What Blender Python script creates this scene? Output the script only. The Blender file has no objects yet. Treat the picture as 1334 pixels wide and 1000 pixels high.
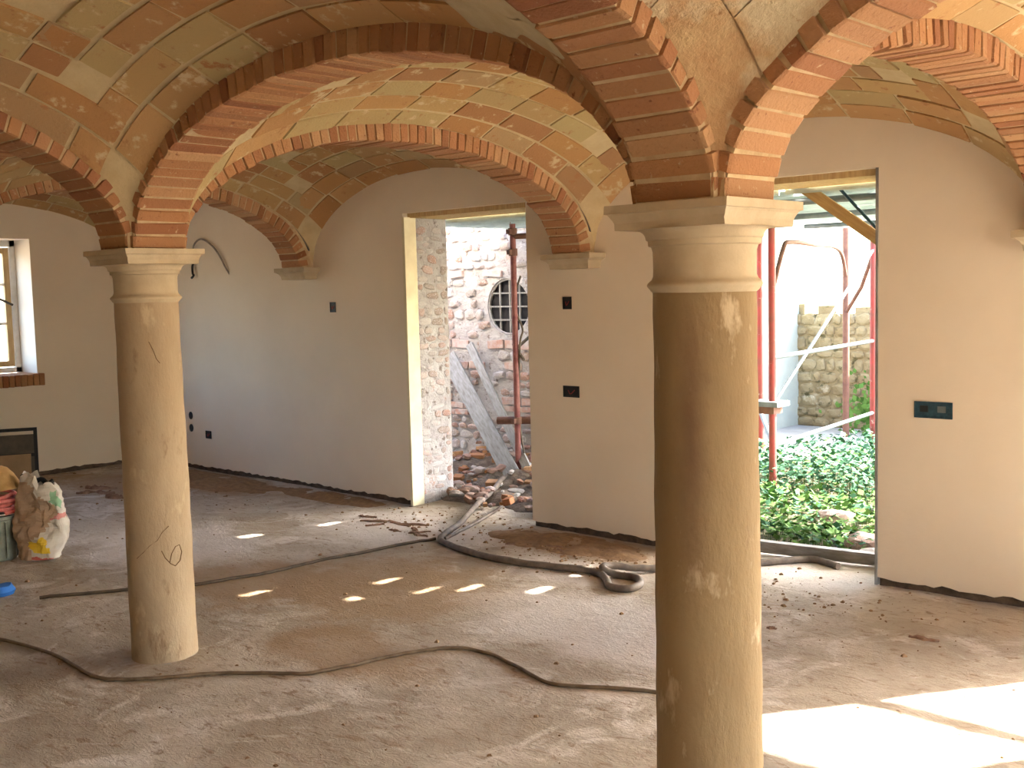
import bpy, bmesh, math, random
from mathutils import Vector, Matrix, noise
import numpy as np
R_ = random.Random(7)
S = bpy.context.scene
COL = S.collection

# ------------------------------------------------------------------ camera
CAMH = 1.70
cd = bpy.data.cameras.new('camera'); cam = bpy.data.objects.new('camera', cd); COL.objects.link(cam)
r = Vector((0.7322791, 0.6805368, -0.0252394)); u = Vector((-0.0398858, 0.0798577, 0.9960080)); f = Vector((-0.6798356, 0.7283491, -0.0856219))
cam.matrix_world = Matrix(((r.x, u.x, -f.x, 0), (r.y, u.y, -f.y, 0), (r.z, u.z, -f.z, CAMH), (0, 0, 0, 1)))
cd.sensor_width = 36; cd.lens = 1451.27 / 1334 * 36; cd.clip_start = 0.05; cd.clip_end = 500
S.camera = cam

# ------------------------------------------------------------------ world, sun, exposure
SUN_EL = math.radians(34); SUN_AZ = Vector((0.548, 0.836, 0)).normalized()
W_ = bpy.data.worlds.new('world'); S.world = W_; W_.use_nodes = True
nt = W_.node_tree; bg = nt.nodes['Background']
sky = nt.nodes.new('ShaderNodeTexSky'); sky.sky_type = 'NISHITA'; sky.sun_disc = False
sky.sun_elevation = SUN_EL; sky.sun_rotation = math.atan2(SUN_AZ.x, SUN_AZ.y)
sky.air_density = 1.0; sky.dust_density = 2.5; sky.ozone_density = 1.0
nt.links.new(sky.outputs[0], bg.inputs[0]); bg.inputs[1].default_value = 0.38
sl = bpy.data.lights.new('sun', 'SUN'); sl.energy = 8.5; sl.angle = math.radians(0.6); sl.color = (1.0, 0.90, 0.76)
sun = bpy.data.objects.new('sun', sl); COL.objects.link(sun)
sd = -(SUN_AZ * math.cos(SUN_EL) + Vector((0, 0, math.sin(SUN_EL))))
sun.rotation_euler = sd.to_track_quat('-Z', 'Y').to_euler(); sun.location = (5, 12, 12)
S.view_settings.view_transform = 'Standard'; S.view_settings.look = 'None'
S.view_settings.gamma = 1; S.view_settings.use_curve_mapping = False
S.view_settings.exposure = 3.05
try:
    S.cycles.max_bounces = 14; S.cycles.diffuse_bounces = 8; S.cycles.sample_clamp_indirect = 6
    S.cycles.use_denoising = True; S.cycles.caustics_reflective = False
except Exception: pass

# ------------------------------------------------------------------ layout constants
XA, YA, WB = -4.783, 2.648, 3.055
XB = XA + WB; XL = XA - WB; XD = XB + WB          # column lines
XW, YW = -10.67, 5.829                              # left wall face, back wall face
YF = YA - WB                                        # front row of columns
XR, YS = 4.4, -3.46                                 # right wall, front wall (behind the camera)
HC = 1.918                                          # springing height (top of abacus)
HV, HI = 0.69, 0.60                                 # vault and arch rise
TW = 0.45                                           # wall thickness

# ------------------------------------------------------------------ helpers
def new_mesh(name, verts, faces, mat=None, smooth=False):
    me = bpy.data.meshes.new(name); me.from_pydata([tuple(v) for v in verts], [], faces); me.update()
    if mat is not None:
        for m in (mat if isinstance(mat, (list, tuple)) else [mat]): me.materials.append(m)
    if smooth: me.polygons.foreach_set('use_smooth', [True] * len(me.polygons))
    return me
def link(name, me, parent=None, mw=None):
    o = bpy.data.objects.new(name, me); COL.objects.link(o)
    if parent is not None: o.parent = parent
    if mw is not None: o.matrix_local = mw
    return o
def tag(o, label, cat, group=None, kind=None):
    o['label'] = label
    if cat: o['category'] = cat
    if group: o['group'] = group
    if kind: o['kind'] = kind
    return o
def thing(name, label, cat, loc=(0, 0, 0), rz=0, group=None):
    o = bpy.data.objects.new(name, None); COL.objects.link(o); o.location = loc; o.rotation_euler = (0, 0, rz)
    o.empty_display_size = 0.1
    return tag(o, label, cat, group)
def struct(o): o['kind'] = 'structure'; return o
class MB:
    def __init__(s): s.v = []; s.f = []; s.mi = []
    def add(s, v, f, mi=0):
        n = len(s.v); s.v += [tuple(p) for p in v]; s.f += [tuple(n + i for i in q) for q in f]; s.mi += [mi] * len(f)
    def box(s, lo, hi, mi=0, M=None):
        x0, y0, z0 = lo; x1, y1, z1 = hi
        v = [Vector(p) for p in ((x0,y0,z0),(x1,y0,z0),(x1,y1,z0),(x0,y1,z0),(x0,y0,z1),(x1,y0,z1),(x1,y1,z1),(x0,y1,z1))]
        if M is not None: v = [M @ p for p in v]
        s.add(v, [(0,3,2,1),(4,5,6,7),(0,1,5,4),(1,2,6,5),(2,3,7,6),(3,0,4,7)], mi)
    def tube(s, pts, rad, n=8, mi=0, cap=True):
        pts = [Vector(p) for p in pts]; N = len(pts)
        rads = rad if isinstance(rad, (list, tuple)) else [rad] * N
        up = Vector((0, 0, 1)); vs = []; a = None
        for i, p in enumerate(pts):
            t = (pts[min(i+1, N-1)] - pts[max(i-1, 0)]).normalized()
            if a is None: a = t.cross(up) if abs(t.z) < 0.95 else t.cross(Vector((1, 0, 0)))
            a = (a - t * a.dot(t)).normalized(); b = t.cross(a)
            for k in range(n):
                w = 2 * math.pi * k / n; vs.append(p + (a * math.cos(w) + b * math.sin(w)) * rads[i])
        fs = [(i*n+k, i*n+(k+1) % n, (i+1)*n+(k+1) % n, (i+1)*n+k) for i in range(N-1) for k in range(n)]
        if cap: fs += [tuple(range(n-1, -1, -1)), tuple((N-1)*n + k for k in range(n))]
        s.add(vs, fs, mi)
    def lathe(s, prof, n=48, mi=0, c=(0, 0)):
        vs = [(c[0] + r_*math.cos(2*math.pi*k/n), c[1] + r_*math.sin(2*math.pi*k/n), z) for r_, z in prof for k in range(n)]
        m = len(prof)
        fs = [(i*n+k, i*n+(k+1) % n, (i+1)*n+(k+1) % n, (i+1)*n+k) for i in range(m-1) for k in range(n)]
        fs += [tuple(range(n-1, -1, -1)), tuple((m-1)*n + k for k in range(n))]
        s.add(vs, fs, mi)
    def build(s, name, mat, parent=None, smooth=False, mw=None):
        me = new_mesh(name, s.v, s.f, mat, smooth)
        if any(s.mi): me.polygons.foreach_set('material_index', s.mi)
        bm = bmesh.new(); bm.from_mesh(me); bmesh.ops.recalc_face_normals(bm, faces=bm.faces); bm.to_mesh(me); bm.free()
        if smooth:
            try: me.set_sharp_from_angle(angle=math.radians(40))
            except Exception: pass
        return link(name, me, parent, mw)
def spline(pts, n=8):
    P = [Vector(p) for p in pts]; P = [P[0]*2 - P[1]] + P + [P[-1]*2 - P[-2]]; out = []
    for i in range(1, len(P)-2):
        p0, p1, p2, p3 = P[i-1:i+3]
        for k in range(n):
            t = k / n
            out.append(0.5*((2*p1) + (p2-p0)*t + (2*p0-5*p1+4*p2-p3)*t*t + (3*p1-p0-3*p2+p3)*t**3))
    out.append(P[-2]); return out

# ------------------------------------------------------------------ materials
def mat(name, base, rough=0.85, var=None, vscale=6, bump=0.0, bscale=40, obj_var=None, spots=None, spec=0.3, detail=6, metal=0, coord='Object', stretch=None, blob=None):
    """base colour, mixed with var by noise; obj_var = list of colours picked per object; spots = (colour, scale, threshold)"""
    m = bpy.data.materials.new(name); m.use_nodes = True; t = m.node_tree; N = t.nodes; L = t.links
    b = N['Principled BSDF']; b.inputs['Roughness'].default_value = rough; b.inputs['Metallic'].default_value = metal
    b.inputs['Specular IOR Level'].default_value = spec
    tc = N.new('ShaderNodeTexCoord'); geo = N.new('ShaderNodeNewGeometry')
    src = geo.outputs['Position'] if coord == 'World' else tc.outputs['Object']
    if stretch:
        mp = N.new('ShaderNodeMapping'); mp.inputs['Scale'].default_value = stretch; L.new(src, mp.inputs[0]); src = mp.outputs[0]
    def rgb(c):
        n = N.new('ShaderNodeRGB'); n.outputs[0].default_value = (*c, 1); return n.outputs[0]
    def mix(fac, a, c):
        n = N.new('ShaderNodeMix'); n.data_type = 'RGBA'; L.new(fac, n.inputs[0]); L.new(a, n.inputs[6]); L.new(c, n.inputs[7]); return n.outputs[2]
    def nz(scale, det=detail, rough_=0.6, vec=None, dist=0.0):
        n = N.new('ShaderNodeTexNoise'); n.inputs['Scale'].default_value = scale; n.inputs['Detail'].default_value = det
        n.inputs['Roughness'].default_value = rough_; n.inputs['Distortion'].default_value = dist; L.new(vec or src, n.inputs[0]); return n.outputs[0]
    def ramp(x, a, c):
        n = N.new('ShaderNodeMapRange'); n.inputs[1].default_value = a; n.inputs[2].default_value = c; L.new(x, n.inputs[0]); return n.outputs[0]
    col = rgb(base)
    if obj_var:
        oi = N.new('ShaderNodeObjectInfo'); cr = N.new('ShaderNodeValToRGB'); e = cr.color_ramp; e.interpolation = 'LINEAR'
        while len(e.elements) < len(obj_var): e.elements.new(0.5)
        for i, c in enumerate(obj_var): e.elements[i].position = i / (len(obj_var)-1); e.elements[i].color = (*c, 1)
        L.new(oi.outputs['Random'], cr.inputs[0]); col = cr.outputs[0]
        # shift the texture per object
        va = N.new('ShaderNodeVectorMath'); va.operation = 'ADD'; vm = N.new('ShaderNodeVectorMath'); vm.operation = 'SCALE'
        vm.inputs[0].default_value = (37, 71, 13); L.new(oi.outputs['Random'], vm.inputs['Scale'])
        L.new(src, va.inputs[0]); L.new(vm.outputs[0], va.inputs[1]); src = va.outputs[0]
    if var is not None: col = mix(ramp(nz(vscale), 0.35, 0.65), col, rgb(var))
    if spots:
        for c, sc, th in spots: col = mix(ramp(nz(sc, 5, 0.65), th, th+0.08), col, rgb(c))
    if blob:
        (cx_, cy_, cz_), (rx_, ry_, rz_), bc = blob
        mp = N.new('ShaderNodeMapping'); mp.inputs['Location'].default_value = (-cx_/rx_, -cy_/ry_, -cz_/rz_); mp.inputs['Scale'].default_value = (1/rx_, 1/ry_, 1/rz_); L.new(tc.outputs['Object'], mp.inputs[0])
        ln = N.new('ShaderNodeVectorMath'); ln.operation = 'LENGTH'; L.new(mp.outputs[0], ln.inputs[0])
        ad = N.new('ShaderNodeMath'); ad.operation = 'MULTIPLY_ADD'; L.new(nz(9, 7, 0.7), ad.inputs[0]); ad.inputs[1].default_value = 1.6; L.new(ln.outputs['Value'], ad.inputs[2])
        col = mix(ramp(ad.outputs[0], 2.2, 0.6), col, rgb(bc))
    L.new(col, b.inputs['Base Color'])
    if bump:
        bp = N.new('ShaderNodeBump'); bp.inputs['Strength'].default_value = 1.0; bp.inputs['Distance'].default_value = bump
        L.new(nz(bscale, 8, 0.65), bp.inputs['Height']); L.new(bp.outputs[0], b.inputs['Normal'])
    m['_'] = 1
    return m
M = {}
M['plaster'] = mat('plaster', (0.74, 0.665, 0.555), 0.9, (0.70, 0.62, 0.51), 1.3, 0.0015, 30, coord='World')
M['masonry'] = mat('masonry', (0.07, 0.05, 0.04), 0.95, (0.15, 0.11, 0.08), 14, 0.01, 30, coord='World')  # near-black: shade of the gap under the plaster put into the colour
M['mortar'] = mat('mortar', (0.56, 0.47, 0.29), 0.95, (0.49, 0.39, 0.23), 9, 0.004, 60, coord='World')
M['mortar_arch'] = mat('mortar_arch', (0.54, 0.42, 0.26), 0.95, (0.42, 0.30, 0.17), 14, 0.003, 70, coord='World')
M['tile'] = mat('tile', (0.5, 0.3, 0.15), 0.9, None, 6, 0.005, 70,
    obj_var=[(0.38, 0.20, 0.085), (0.44, 0.26, 0.11), (0.45, 0.33, 0.155), (0.43, 0.35, 0.18), (0.40, 0.22, 0.095), (0.47, 0.30, 0.14), (0.34, 0.17, 0.08), (0.42, 0.34, 0.19)],
    spots=[((0.56, 0.46, 0.29), 9, 0.58), ((0.36, 0.19, 0.09), 13, 0.60)], coord='World')
M['patch'] = mat('plaster_patch', (0.52, 0.46, 0.31), 0.95, (0.44, 0.37, 0.23), 9, 0.006, 40, coord='World')
M['tile_smeared'] = mat('tile_smeared', (0.44, 0.27, 0.14), 0.95, (0.52, 0.38, 0.21), 7, 0.016, 38,
    spots=[((0.58, 0.50, 0.34), 1.9, 0.54), ((0.30, 0.15, 0.07), 12, 0.60)], coord='World')
M['brick'] = mat('brick', (0.4, 0.17, 0.08), 0.9, None, 6, 0.010, 70,
    obj_var=[(0.38, 0.18, 0.085), (0.46, 0.25, 0.12), (0.32, 0.14, 0.07), (0.49, 0.30, 0.16), (0.41, 0.20, 0.10), (0.27, 0.11, 0.055), (0.46, 0.26, 0.13)],
    spots=[((0.55, 0.42, 0.27), 28, 0.63), ((0.24, 0.10, 0.055), 34, 0.62)], coord='World')
M['brick_washed'] = mat('limed_brick', (0.6, 0.4, 0.35), 0.95, (0.46, 0.43, 0.43), 14, 0.006, 40,
    obj_var=[(0.40, 0.23, 0.19), (0.43, 0.29, 0.26), (0.36, 0.20, 0.16), (0.44, 0.34, 0.31)], coord='World')
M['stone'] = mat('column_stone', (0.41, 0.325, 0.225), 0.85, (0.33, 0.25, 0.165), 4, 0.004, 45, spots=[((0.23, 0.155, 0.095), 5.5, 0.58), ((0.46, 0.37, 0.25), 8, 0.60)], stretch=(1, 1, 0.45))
M['stone_stained_shaded'] = mat('stained_shaded_stone', (0.30, 0.22, 0.12), 0.85, (0.23, 0.16, 0.085), 4, 0.004, 45, spots=[((0.21, 0.13, 0.075), 5.5, 0.60), ((0.46, 0.37, 0.25), 8, 0.60)], stretch=(1, 1, 0.45), blob=((0.045, -0.15, 1.28), (0.04, 0.07, 0.36), (0.17, 0.10, 0.06)))  # brown streak is a stain; the darker base puts shade into the stone
M['capstone'] = mat('capital_stone', (0.50, 0.425, 0.305), 0.85, (0.42, 0.345, 0.235), 8, 0.002, 50)
M['crack'] = mat('crack', (0.14, 0.08, 0.04), 0.95)
M['wood'] = mat('timber', (0.55, 0.40, 0.20), 0.75, (0.42, 0.28, 0.13), 6, 0.001, 60, stretch=(8, 8, 1))
M['paleboard'] = mat('pale_board', (0.72, 0.68, 0.50), 0.8, (0.62, 0.56, 0.40), 5, 0.001, 60)
M['white'] = mat('white_paint', (0.75, 0.75, 0.74), 0.6, (0.66, 0.65, 0.63), 10, 0.0005, 60)
M['greyplank'] = mat('weathered_plank', (0.30, 0.31, 0.32), 0.85, (0.19, 0.185, 0.18), 9, 0.002, 60, stretch=(6, 6, 1))
M['redsteel'] = mat('red_painted_steel', (0.26, 0.035, 0.035), 0.55, (0.17, 0.045, 0.035), 9, 0.0006, 80, spots=[((0.35, 0.28, 0.25), 14, 0.64)])
M['brownsteel'] = mat('rusty_steel', (0.10, 0.045, 0.035), 0.7, (0.15, 0.075, 0.05), 14, 0.0006, 80)
M['steel'] = mat('galvanised_steel', (0.17, 0.20, 0.22), 0.5, (0.12, 0.14, 0.15), 12, 0.0005, 60, metal=0.4)
M['deck'] = mat('galvanised_deck', (0.60, 0.74, 0.80), 0.5, (0.46, 0.58, 0.64), 6, 0.0008, 60, metal=0.2)
M['hose'] = mat('grey_hose', (0.10, 0.085, 0.075), 0.6, (0.19, 0.155, 0.13), 18, 0.0008, 80)
M['cable'] = mat('dark_cable', (0.05, 0.04, 0.03), 0.6, (0.11, 0.085, 0.06), 14)
M['cable2'] = mat('dusty_cable', (0.11, 0.075, 0.045), 0.6, (0.20, 0.15, 0.10), 14)
M['black'] = mat('black_plastic', (0.015, 0.017, 0.02), 0.5)
M['bluebox'] = mat('blue_plastic', (0.012, 0.035, 0.06), 0.45, (0.03, 0.08, 0.11), 30)
M['redwire'] = mat('red_wire', (0.25, 0.03, 0.03), 0.5)
M['dirt'] = mat('dirt', (0.20, 0.16, 0.13), 0.97, (0.11, 0.085, 0.07), 14, 0.02, 30, coord='World')
M['soil'] = mat('soil', (0.31, 0.195, 0.105), 0.97, (0.21, 0.13, 0.075), 22, 0.006, 40, coord='World')
M['rubble'] = mat('rubble', (0.5, 0.4, 0.35), 0.95, None, 8, 0.004, 40,
    obj_var=[(0.42, 0.40, 0.39), (0.28, 0.13, 0.09), (0.50, 0.49, 0.48), (0.18, 0.13, 0.10), (0.35, 0.19, 0.14), (0.28, 0.26, 0.25), (0.22, 0.10, 0.07), (0.45, 0.43, 0.42)])
M['wallstone'] = mat('wall_stone', (0.6, 0.58, 0.56), 0.95, None, 8, 0.006, 30,
    obj_var=[(0.46, 0.46, 0.48), (0.42, 0.39, 0.39), (0.36, 0.22, 0.18), (0.50, 0.50, 0.53), (0.30, 0.26, 0.24), (0.40, 0.28, 0.25), (0.46, 0.45, 0.46)],
    spots=[((0.50, 0.50, 0.52), 9, 0.54), ((0.16, 0.13, 0.12), 13, 0.62)])
M['limewash'] = mat('limewash', (0.44, 0.44, 0.46), 0.95, (0.34, 0.32, 0.33), 7, 0.03, 16, spots=[((0.17, 0.14, 0.13), 15, 0.58), ((0.38, 0.25, 0.21), 5, 0.62)], coord='World')
M['oldwall'] = mat('old_wall', (0.24, 0.20, 0.12), 0.95, (0.17, 0.13, 0.07), 3.5, 0.02, 9, spots=[((0.40, 0.37, 0.28), 2.2, 0.60), ((0.08, 0.07, 0.035), 9, 0.56)], coord='World')
M['paleplaster'] = mat('pale_render', (0.32, 0.35, 0.31), 0.9, (0.28, 0.30, 0.26), 2, 0.002, 20, coord='World')
M['concrete'] = mat('concrete', (0.30, 0.29, 0.26), 0.95, (0.23, 0.22, 0.20), 4, 0.004, 25, coord='World')
M['bounce_ground'] = mat('bounce_ground', (0.50, 0.43, 0.33), 0.95, (0.42, 0.36, 0.27), 6, 0.01, 30, coord='World')  # pale unseen ground, its tone picked to bounce sun indoors
M['earth'] = mat('earth', (0.20, 0.17, 0.11), 0.97, (0.12, 0.13, 0.07), 5, 0.02, 12, coord='World')
M['leafA'] = mat('leaf_blue_green', (0.02, 0.085, 0.042), 0.7, (0.05, 0.14, 0.075), 3, spec=0.2, coord='World')
M['leafB'] = mat('leaf_yellow_green', (0.05, 0.125, 0.025), 0.75, (0.09, 0.18, 0.04), 4, spec=0.15, coord='World')
M['sackpaper'] = mat('sack_paper', (0.36, 0.25, 0.17), 0.85, (0.44, 0.33, 0.24), 9, 0.004, 30)
M['dark'] = mat('dark_interior', (0.02, 0.02, 0.025), 0.8)
M['greypanel'] = mat('grey_panel', (0.06, 0.055, 0.048), 0.7, (0.10, 0.085, 0.07), 8)
M['card'] = mat('cardboard', (0.24, 0.17, 0.10), 0.9, (0.30, 0.21, 0.13), 6)
M['straw'] = mat('straw_fabric', (0.40, 0.24, 0.09), 0.9, (0.5, 0.32, 0.14), 14, 0.002, 60)
M['pink'] = mat('pink_hose', (0.62, 0.12, 0.12), 0.5, (0.75, 0.30, 0.28), 20)
M['bucket'] = mat('grey_bucket', (0.17, 0.21, 0.18), 0.55, (0.33, 0.38, 0.34), 9)
M['bluerag'] = mat('blue_cloth', (0.03, 0.16, 0.55), 0.8)
M['conduit'] = mat('grey_conduit', (0.22, 0.19, 0.165), 0.6, (0.32, 0.28, 0.24), 20)
M['maroon'] = mat('maroon_steel', (0.13, 0.03, 0.035), 0.6, (0.22, 0.09, 0.08), 12)
M['bark'] = mat('splintered_wood', (0.17, 0.09, 0.06), 0.95, (0.34, 0.23, 0.17), 12)
M['roofing'] = mat('roof_slab', (0.4, 0.33, 0.26), 0.95)

def floor_material():
    m = bpy.data.materials.new('dusty_floor'); m.use_nodes = True; t = m.node_tree; N = t.nodes; L = t.links
    b = N['Principled BSDF']; b.inputs['Roughness'].default_value = 0.9; b.inputs['Specular IOR Level'].default_value = 0.25
    g = N.new('ShaderNodeNewGeometry'); P = g.outputs['Position']
    def nz(scale, det=7, ro=0.6, dist=0.0, st=None):
        src = P
        if st: mp = N.new('ShaderNodeMapping'); mp.inputs['Scale'].default_value = st; mp.inputs['Rotation'].default_value = (0, 0, 0.5); L.new(P, mp.inputs[0]); src = mp.outputs[0]
        n = N.new('ShaderNodeTexNoise'); n.inputs['Scale'].default_value = scale; n.inputs['Detail'].default_value = det
        n.inputs['Roughness'].default_value = ro; n.inputs['Distortion'].default_value = dist; L.new(src, n.inputs[0]); return n.outputs[0]
    def rng(x, a, c, o0=0, o1=1):
        n = N.new('ShaderNodeMapRange'); n.interpolation_type = 'SMOOTHSTEP'
        for i, v in enumerate((a, c, o0, o1)): n.inputs[i+1].default_value = v
        L.new(x, n.inputs[0]); return n.outputs[0]
    def mth(op, a, c):
        n = N.new('ShaderNodeMath'); n.operation = op
        for i, v in enumerate((a, c)):
            if isinstance(v, (int, float)): n.inputs[i].default_value = v
            else: L.new(v, n.inputs[i])
        return n.outputs[0]
    def mix(fac, a, c):
        n = N.new('ShaderNodeMix'); n.data_type = 'RGBA'; L.new(fac, n.inputs[0])
        for i, v in ((6, a), (7, c)):
            if isinstance(v, tuple): n.inputs[i].default_value = (*v, 1)
            else: L.new(v, n.inputs[i])
        return n.outputs[2]
    def blob(x, y, rx, ry):      # a dirt stain lying on the floor, its edge broken by noise
        mp = N.new('ShaderNodeMapping'); mp.vector_type = 'POINT'
        mp.inputs['Location'].default_value = (-x/rx, -y/ry, 0); mp.inputs['Scale'].default_value = (1/rx, 1/ry, 0); L.new(P, mp.inputs[0])
        ln = N.new('ShaderNodeVectorMath'); ln.operation = 'LENGTH'; L.new(mp.outputs[0], ln.inputs[0])
        d = mth('ADD', ln.outputs['Value'], mth('MULTIPLY', mth('SUBTRACT', nz(2.4, 7, 0.65), 0.5), 1.6))
        return rng(d, 1.15, 0.55)
    c = mix(rng(nz(1.1, 6, 0.6, 0.5), 0.38, 0.62), (0.365, 0.31, 0.245), (0.52, 0.47, 0.405))
    c = mix(rng(nz(2.3, 8, 0.68, 1.2), 0.50, 0.66), c, (0.63, 0.59, 0.545))
    c = mix(rng(nz(9, 8, 0.7, 0.8, (1, 2.4, 1)), 0.52, 0.68), c, (0.27, 0.20, 0.14))
    for (x, y, rx, ry) in ((-4.9, 4.05, 0.9, 0.75), (-5.6, 3.7, 0.7, 0.5), (-4.6, 5.55, 0.9, 0.35), (-9.6, 4.9, 1.1, 0.45), (-9.0, 5.5, 1.3, 0.35), (-4.1, 3.2, 0.7, 0.3)):
        c = mix(mth('MULTIPLY', blob(x, y, rx, ry), 0.75), c, (0.34, 0.235, 0.14))
    for (x, y, rx, ry) in ((-5.9, 5.2, 0.9, 0.5), (-3.4, 4.3, 0.9, 0.5), (-6.9, 3.9, 0.8, 0.6), (-3.1, 5.9, 0.7, 0.4), (-4.2, 5.0, 0.5, 0.3)):
        c = mix(mth('MULTIPLY', blob(x, y, rx, ry), 0.7), c, (0.68, 0.64, 0.62))
    c = mix(rng(nz(17, 9, 0.75, 1.5, (1, 2.0, 1)), 0.56, 0.72, 0, .8), c, (0.25, 0.18, 0.13))
    c = mix(rng(nz(30, 5, 0.7), 0.64, 0.70), c, (0.20, 0.14, 0.09))
    L.new(c, b.inputs['Base Color'])
    bp = N.new('ShaderNodeBump'); bp.inputs['Distance'].default_value = 0.011
    L.new(mth('ADD', nz(22, 9, 0.7, 1.0, (1, 1.8, 1)), mth('MULTIPLY', nz(90, 4, 0.7), 0.35)), bp.inputs['Height']); L.new(bp.outputs[0], b.inputs['Normal'])
    return m
M['floor'] = floor_material()
def sack_material():
    m = bpy.data.materials.new('printed_sack'); m.use_nodes = True; t = m.node_tree; N = t.nodes; L = t.links
    b = N['Principled BSDF']; b.inputs['Roughness'].default_value = 0.6
    tc0 = N.new('ShaderNodeTexCoord'); col = None
    nn = N.new('ShaderNodeTexNoise'); nn.inputs['Scale'].default_value = 9; nn.inputs['Detail'].default_value = 6; L.new(tc0.outputs['Object'], nn.inputs[0])
    vs_ = N.new('ShaderNodeVectorMath'); vs_.operation = 'MULTIPLY_ADD'; L.new(nn.outputs['Color'], vs_.inputs[0]); vs_.inputs[1].default_value = (0.22, 0.22, 0.22); L.new(tc0.outputs['Object'], vs_.inputs[2])
    v2_ = N.new('ShaderNodeVectorMath'); v2_.operation = 'SUBTRACT'; L.new(vs_.outputs[0], v2_.inputs[0]); v2_.inputs[1].default_value = (0.11, 0.11, 0.11)
    class TC: outputs = {'Object': v2_.outputs[0]}
    tc = TC
    def band(lo, hi, c, prev):
        mn = None
        for ax, (a, z) in enumerate(zip(lo, hi)):
            sp = N.new('ShaderNodeSeparateXYZ'); L.new(tc.outputs['Object'], sp.inputs[0])
            for op, v in (('GREATER_THAN', a), ('LESS_THAN', z)):
                k = N.new('ShaderNodeMath'); k.operation = op; L.new(sp.outputs[ax], k.inputs[0]); k.inputs[1].default_value = v
                if mn is None: mn = k.outputs[0]
                else:
                    q = N.new('ShaderNodeMath'); q.operation = 'MULTIPLY'; L.new(mn, q.inputs[0]); L.new(k.outputs[0], q.inputs[1]); mn = q.outputs[0]
        x = N.new('ShaderNodeMix'); x.data_type = 'RGBA'; L.new(mn, x.inputs[0]); L.new(prev, x.inputs[6]); x.inputs[7].default_value = (*c, 1); return x.outputs[2]
    r0 = N.new('ShaderNodeRGB'); r0.outputs[0].default_value = (0.62, 0.60, 0.55, 1); col = r0.outputs[0]
    n = N.new('ShaderNodeTexNoise'); n.inputs['Scale'].default_value = 14; L.new(tc.outputs['Object'], n.inputs[0])
    x = N.new('ShaderNodeMix'); x.data_type = 'RGBA'; L.new(n.outputs[0], x.inputs[0]); L.new(col, x.inputs[6]); x.inputs[7].default_value = (0.46, 0.42, 0.36, 1); col = x.outputs[2]
    col = band((-9, 0.02, 0.37), (9, 0.08, 0.47), (0.22, 0.42, 0.26), col)
    col = band((-9, 0.0, 0.27), (9, 0.11, 0.31), (0.55, 0.22, 0.20), col)
    col = band((-9, -0.08, 0.06), (9, -0.01, 0.14), (0.75, 0.55, 0.05), col)
    col = band((-9, -0.2, 0.0), (9, 0.02, 0.02), (0.45, 0.10, 0.08), col)
    L.new(col, b.inputs['Base Color']); return m
M['sack'] = sack_material()

# ------------------------------------------------------------------ floor (displaced grid, dusty ruts)
def fz(x, y):
    p = Vector((x, y, 0))
    return 0.010*noise.noise(p*0.9) + 0.007*noise.noise(p*3.1) + 0.004*noise.noise(Vector((x*9, y*15, 3)))
def make_floor():
    def grid(x0, x1, y0, y1, st, vs, fs):
        nx = int(round((x1-x0)/st)); ny = int(round((y1-y0)/st)); n0 = len(vs)
        for j in range(ny+1):
            for i in range(nx+1):
                x = x0 + (x1-x0)*i/nx; y = y0 + (y1-y0)*j/ny; vs.append((x, y, fz(x, y)))
        for j in range(ny):
            for i in range(nx):
                a = n0 + j*(nx+1)+i; fs.append((a, a+1, a+nx+2, a+nx+1))
    vs = []; fs = []
    grid(XW-0.1, -1.0, 1.8, YW+0.1, 0.035, vs, fs)
    grid(-1.0, XR+0.1, 1.8, YW+0.1, 0.15, vs, fs); grid(XW-0.1, XR+0.1, YS-0.1, 1.8, 0.2, vs, fs)
    grid(-6.56, -5.27, YW+0.1, YW+0.5, 0.05, vs, fs); grid(-3.95, -2.69, YW+0.1, YW+0.5, 0.05, vs, fs); grid(-0.876, 0.21, YW+0.1, YW+0.5, 0.05, vs, fs)
    return struct(link('floor', new_mesh('floor', vs, fs, M['floor'], True)))
make_floor()

# ------------------------------------------------------------------ walls
def jag_poly(a0, a1, z0, z1, step=0.045, amp=0.010):
    """outline with a ragged plaster hem along its lower edge"""
    n = max(2, int((a1-a0)/step)); pts = [(a0 + (a1-a0)*i/n, z0 + (R_.uniform(-amp, amp) if 0 < i < n else 0)) for i in range(n+1)]
    return pts + [(a1, z1), (a0, z1)]
def wall_x(mb, x0, x1, z0, z1, y, t, hem=False):          # wall lying along x, front face at y, thickness towards sign(t)
    P = jag_poly(x0, x1, z0, z1) if hem else [(x0, z0), (x1, z0), (x1, z1), (x0, z1)]
    n = len(P); v = [(a, y, b) for a, b in P] + [(a, y+t, b) for a, b in P]
    mb.add(v, [tuple(range(n)), tuple(range(2*n-1, n-1, -1))] + [(i, (i+1) % n, n+(i+1) % n, n+i) for i in range(n)])
def wall_y(mb, y0, y1, z0, z1, x, t, hem=False):
    P = jag_poly(y0, y1, z0, z1) if hem else [(y0, z0), (y1, z0), (y1, z1), (y0, z1)]
    n = len(P); v = [(x, a, b) for a, b in P] + [(x+t, a, b) for a, b in P]
    mb.add(v, [tuple(range(n)), tuple(range(2*n-1, n-1, -1))] + [(i, (i+1) % n, n+(i+1) % n, n+i) for i in range(n)])
ZT = 3.25
D1, D2, D3, D4_LIGHT = (-6.56, -5.27), (-3.95, -2.69), (-0.876, 0.21), (1.9, 3.4)  # last opening is unseen, added to bring more sun onto the floor
DT = 2.30
HEM = 0.045
mb = MB()
for x0, x1 in ((XW-TW, D1[0]), (D1[1], D2[0]), (D2[1], D3[0]), (D3[1], D4_LIGHT[0]), (D4_LIGHT[1], XR+TW)): wall_x(mb, x0, x1, HEM, ZT, YW, TW, True)
for a, b in (D1, D2, D3, D4_LIGHT): wall_x(mb, a, b, DT, ZT, YW, TW)
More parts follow.
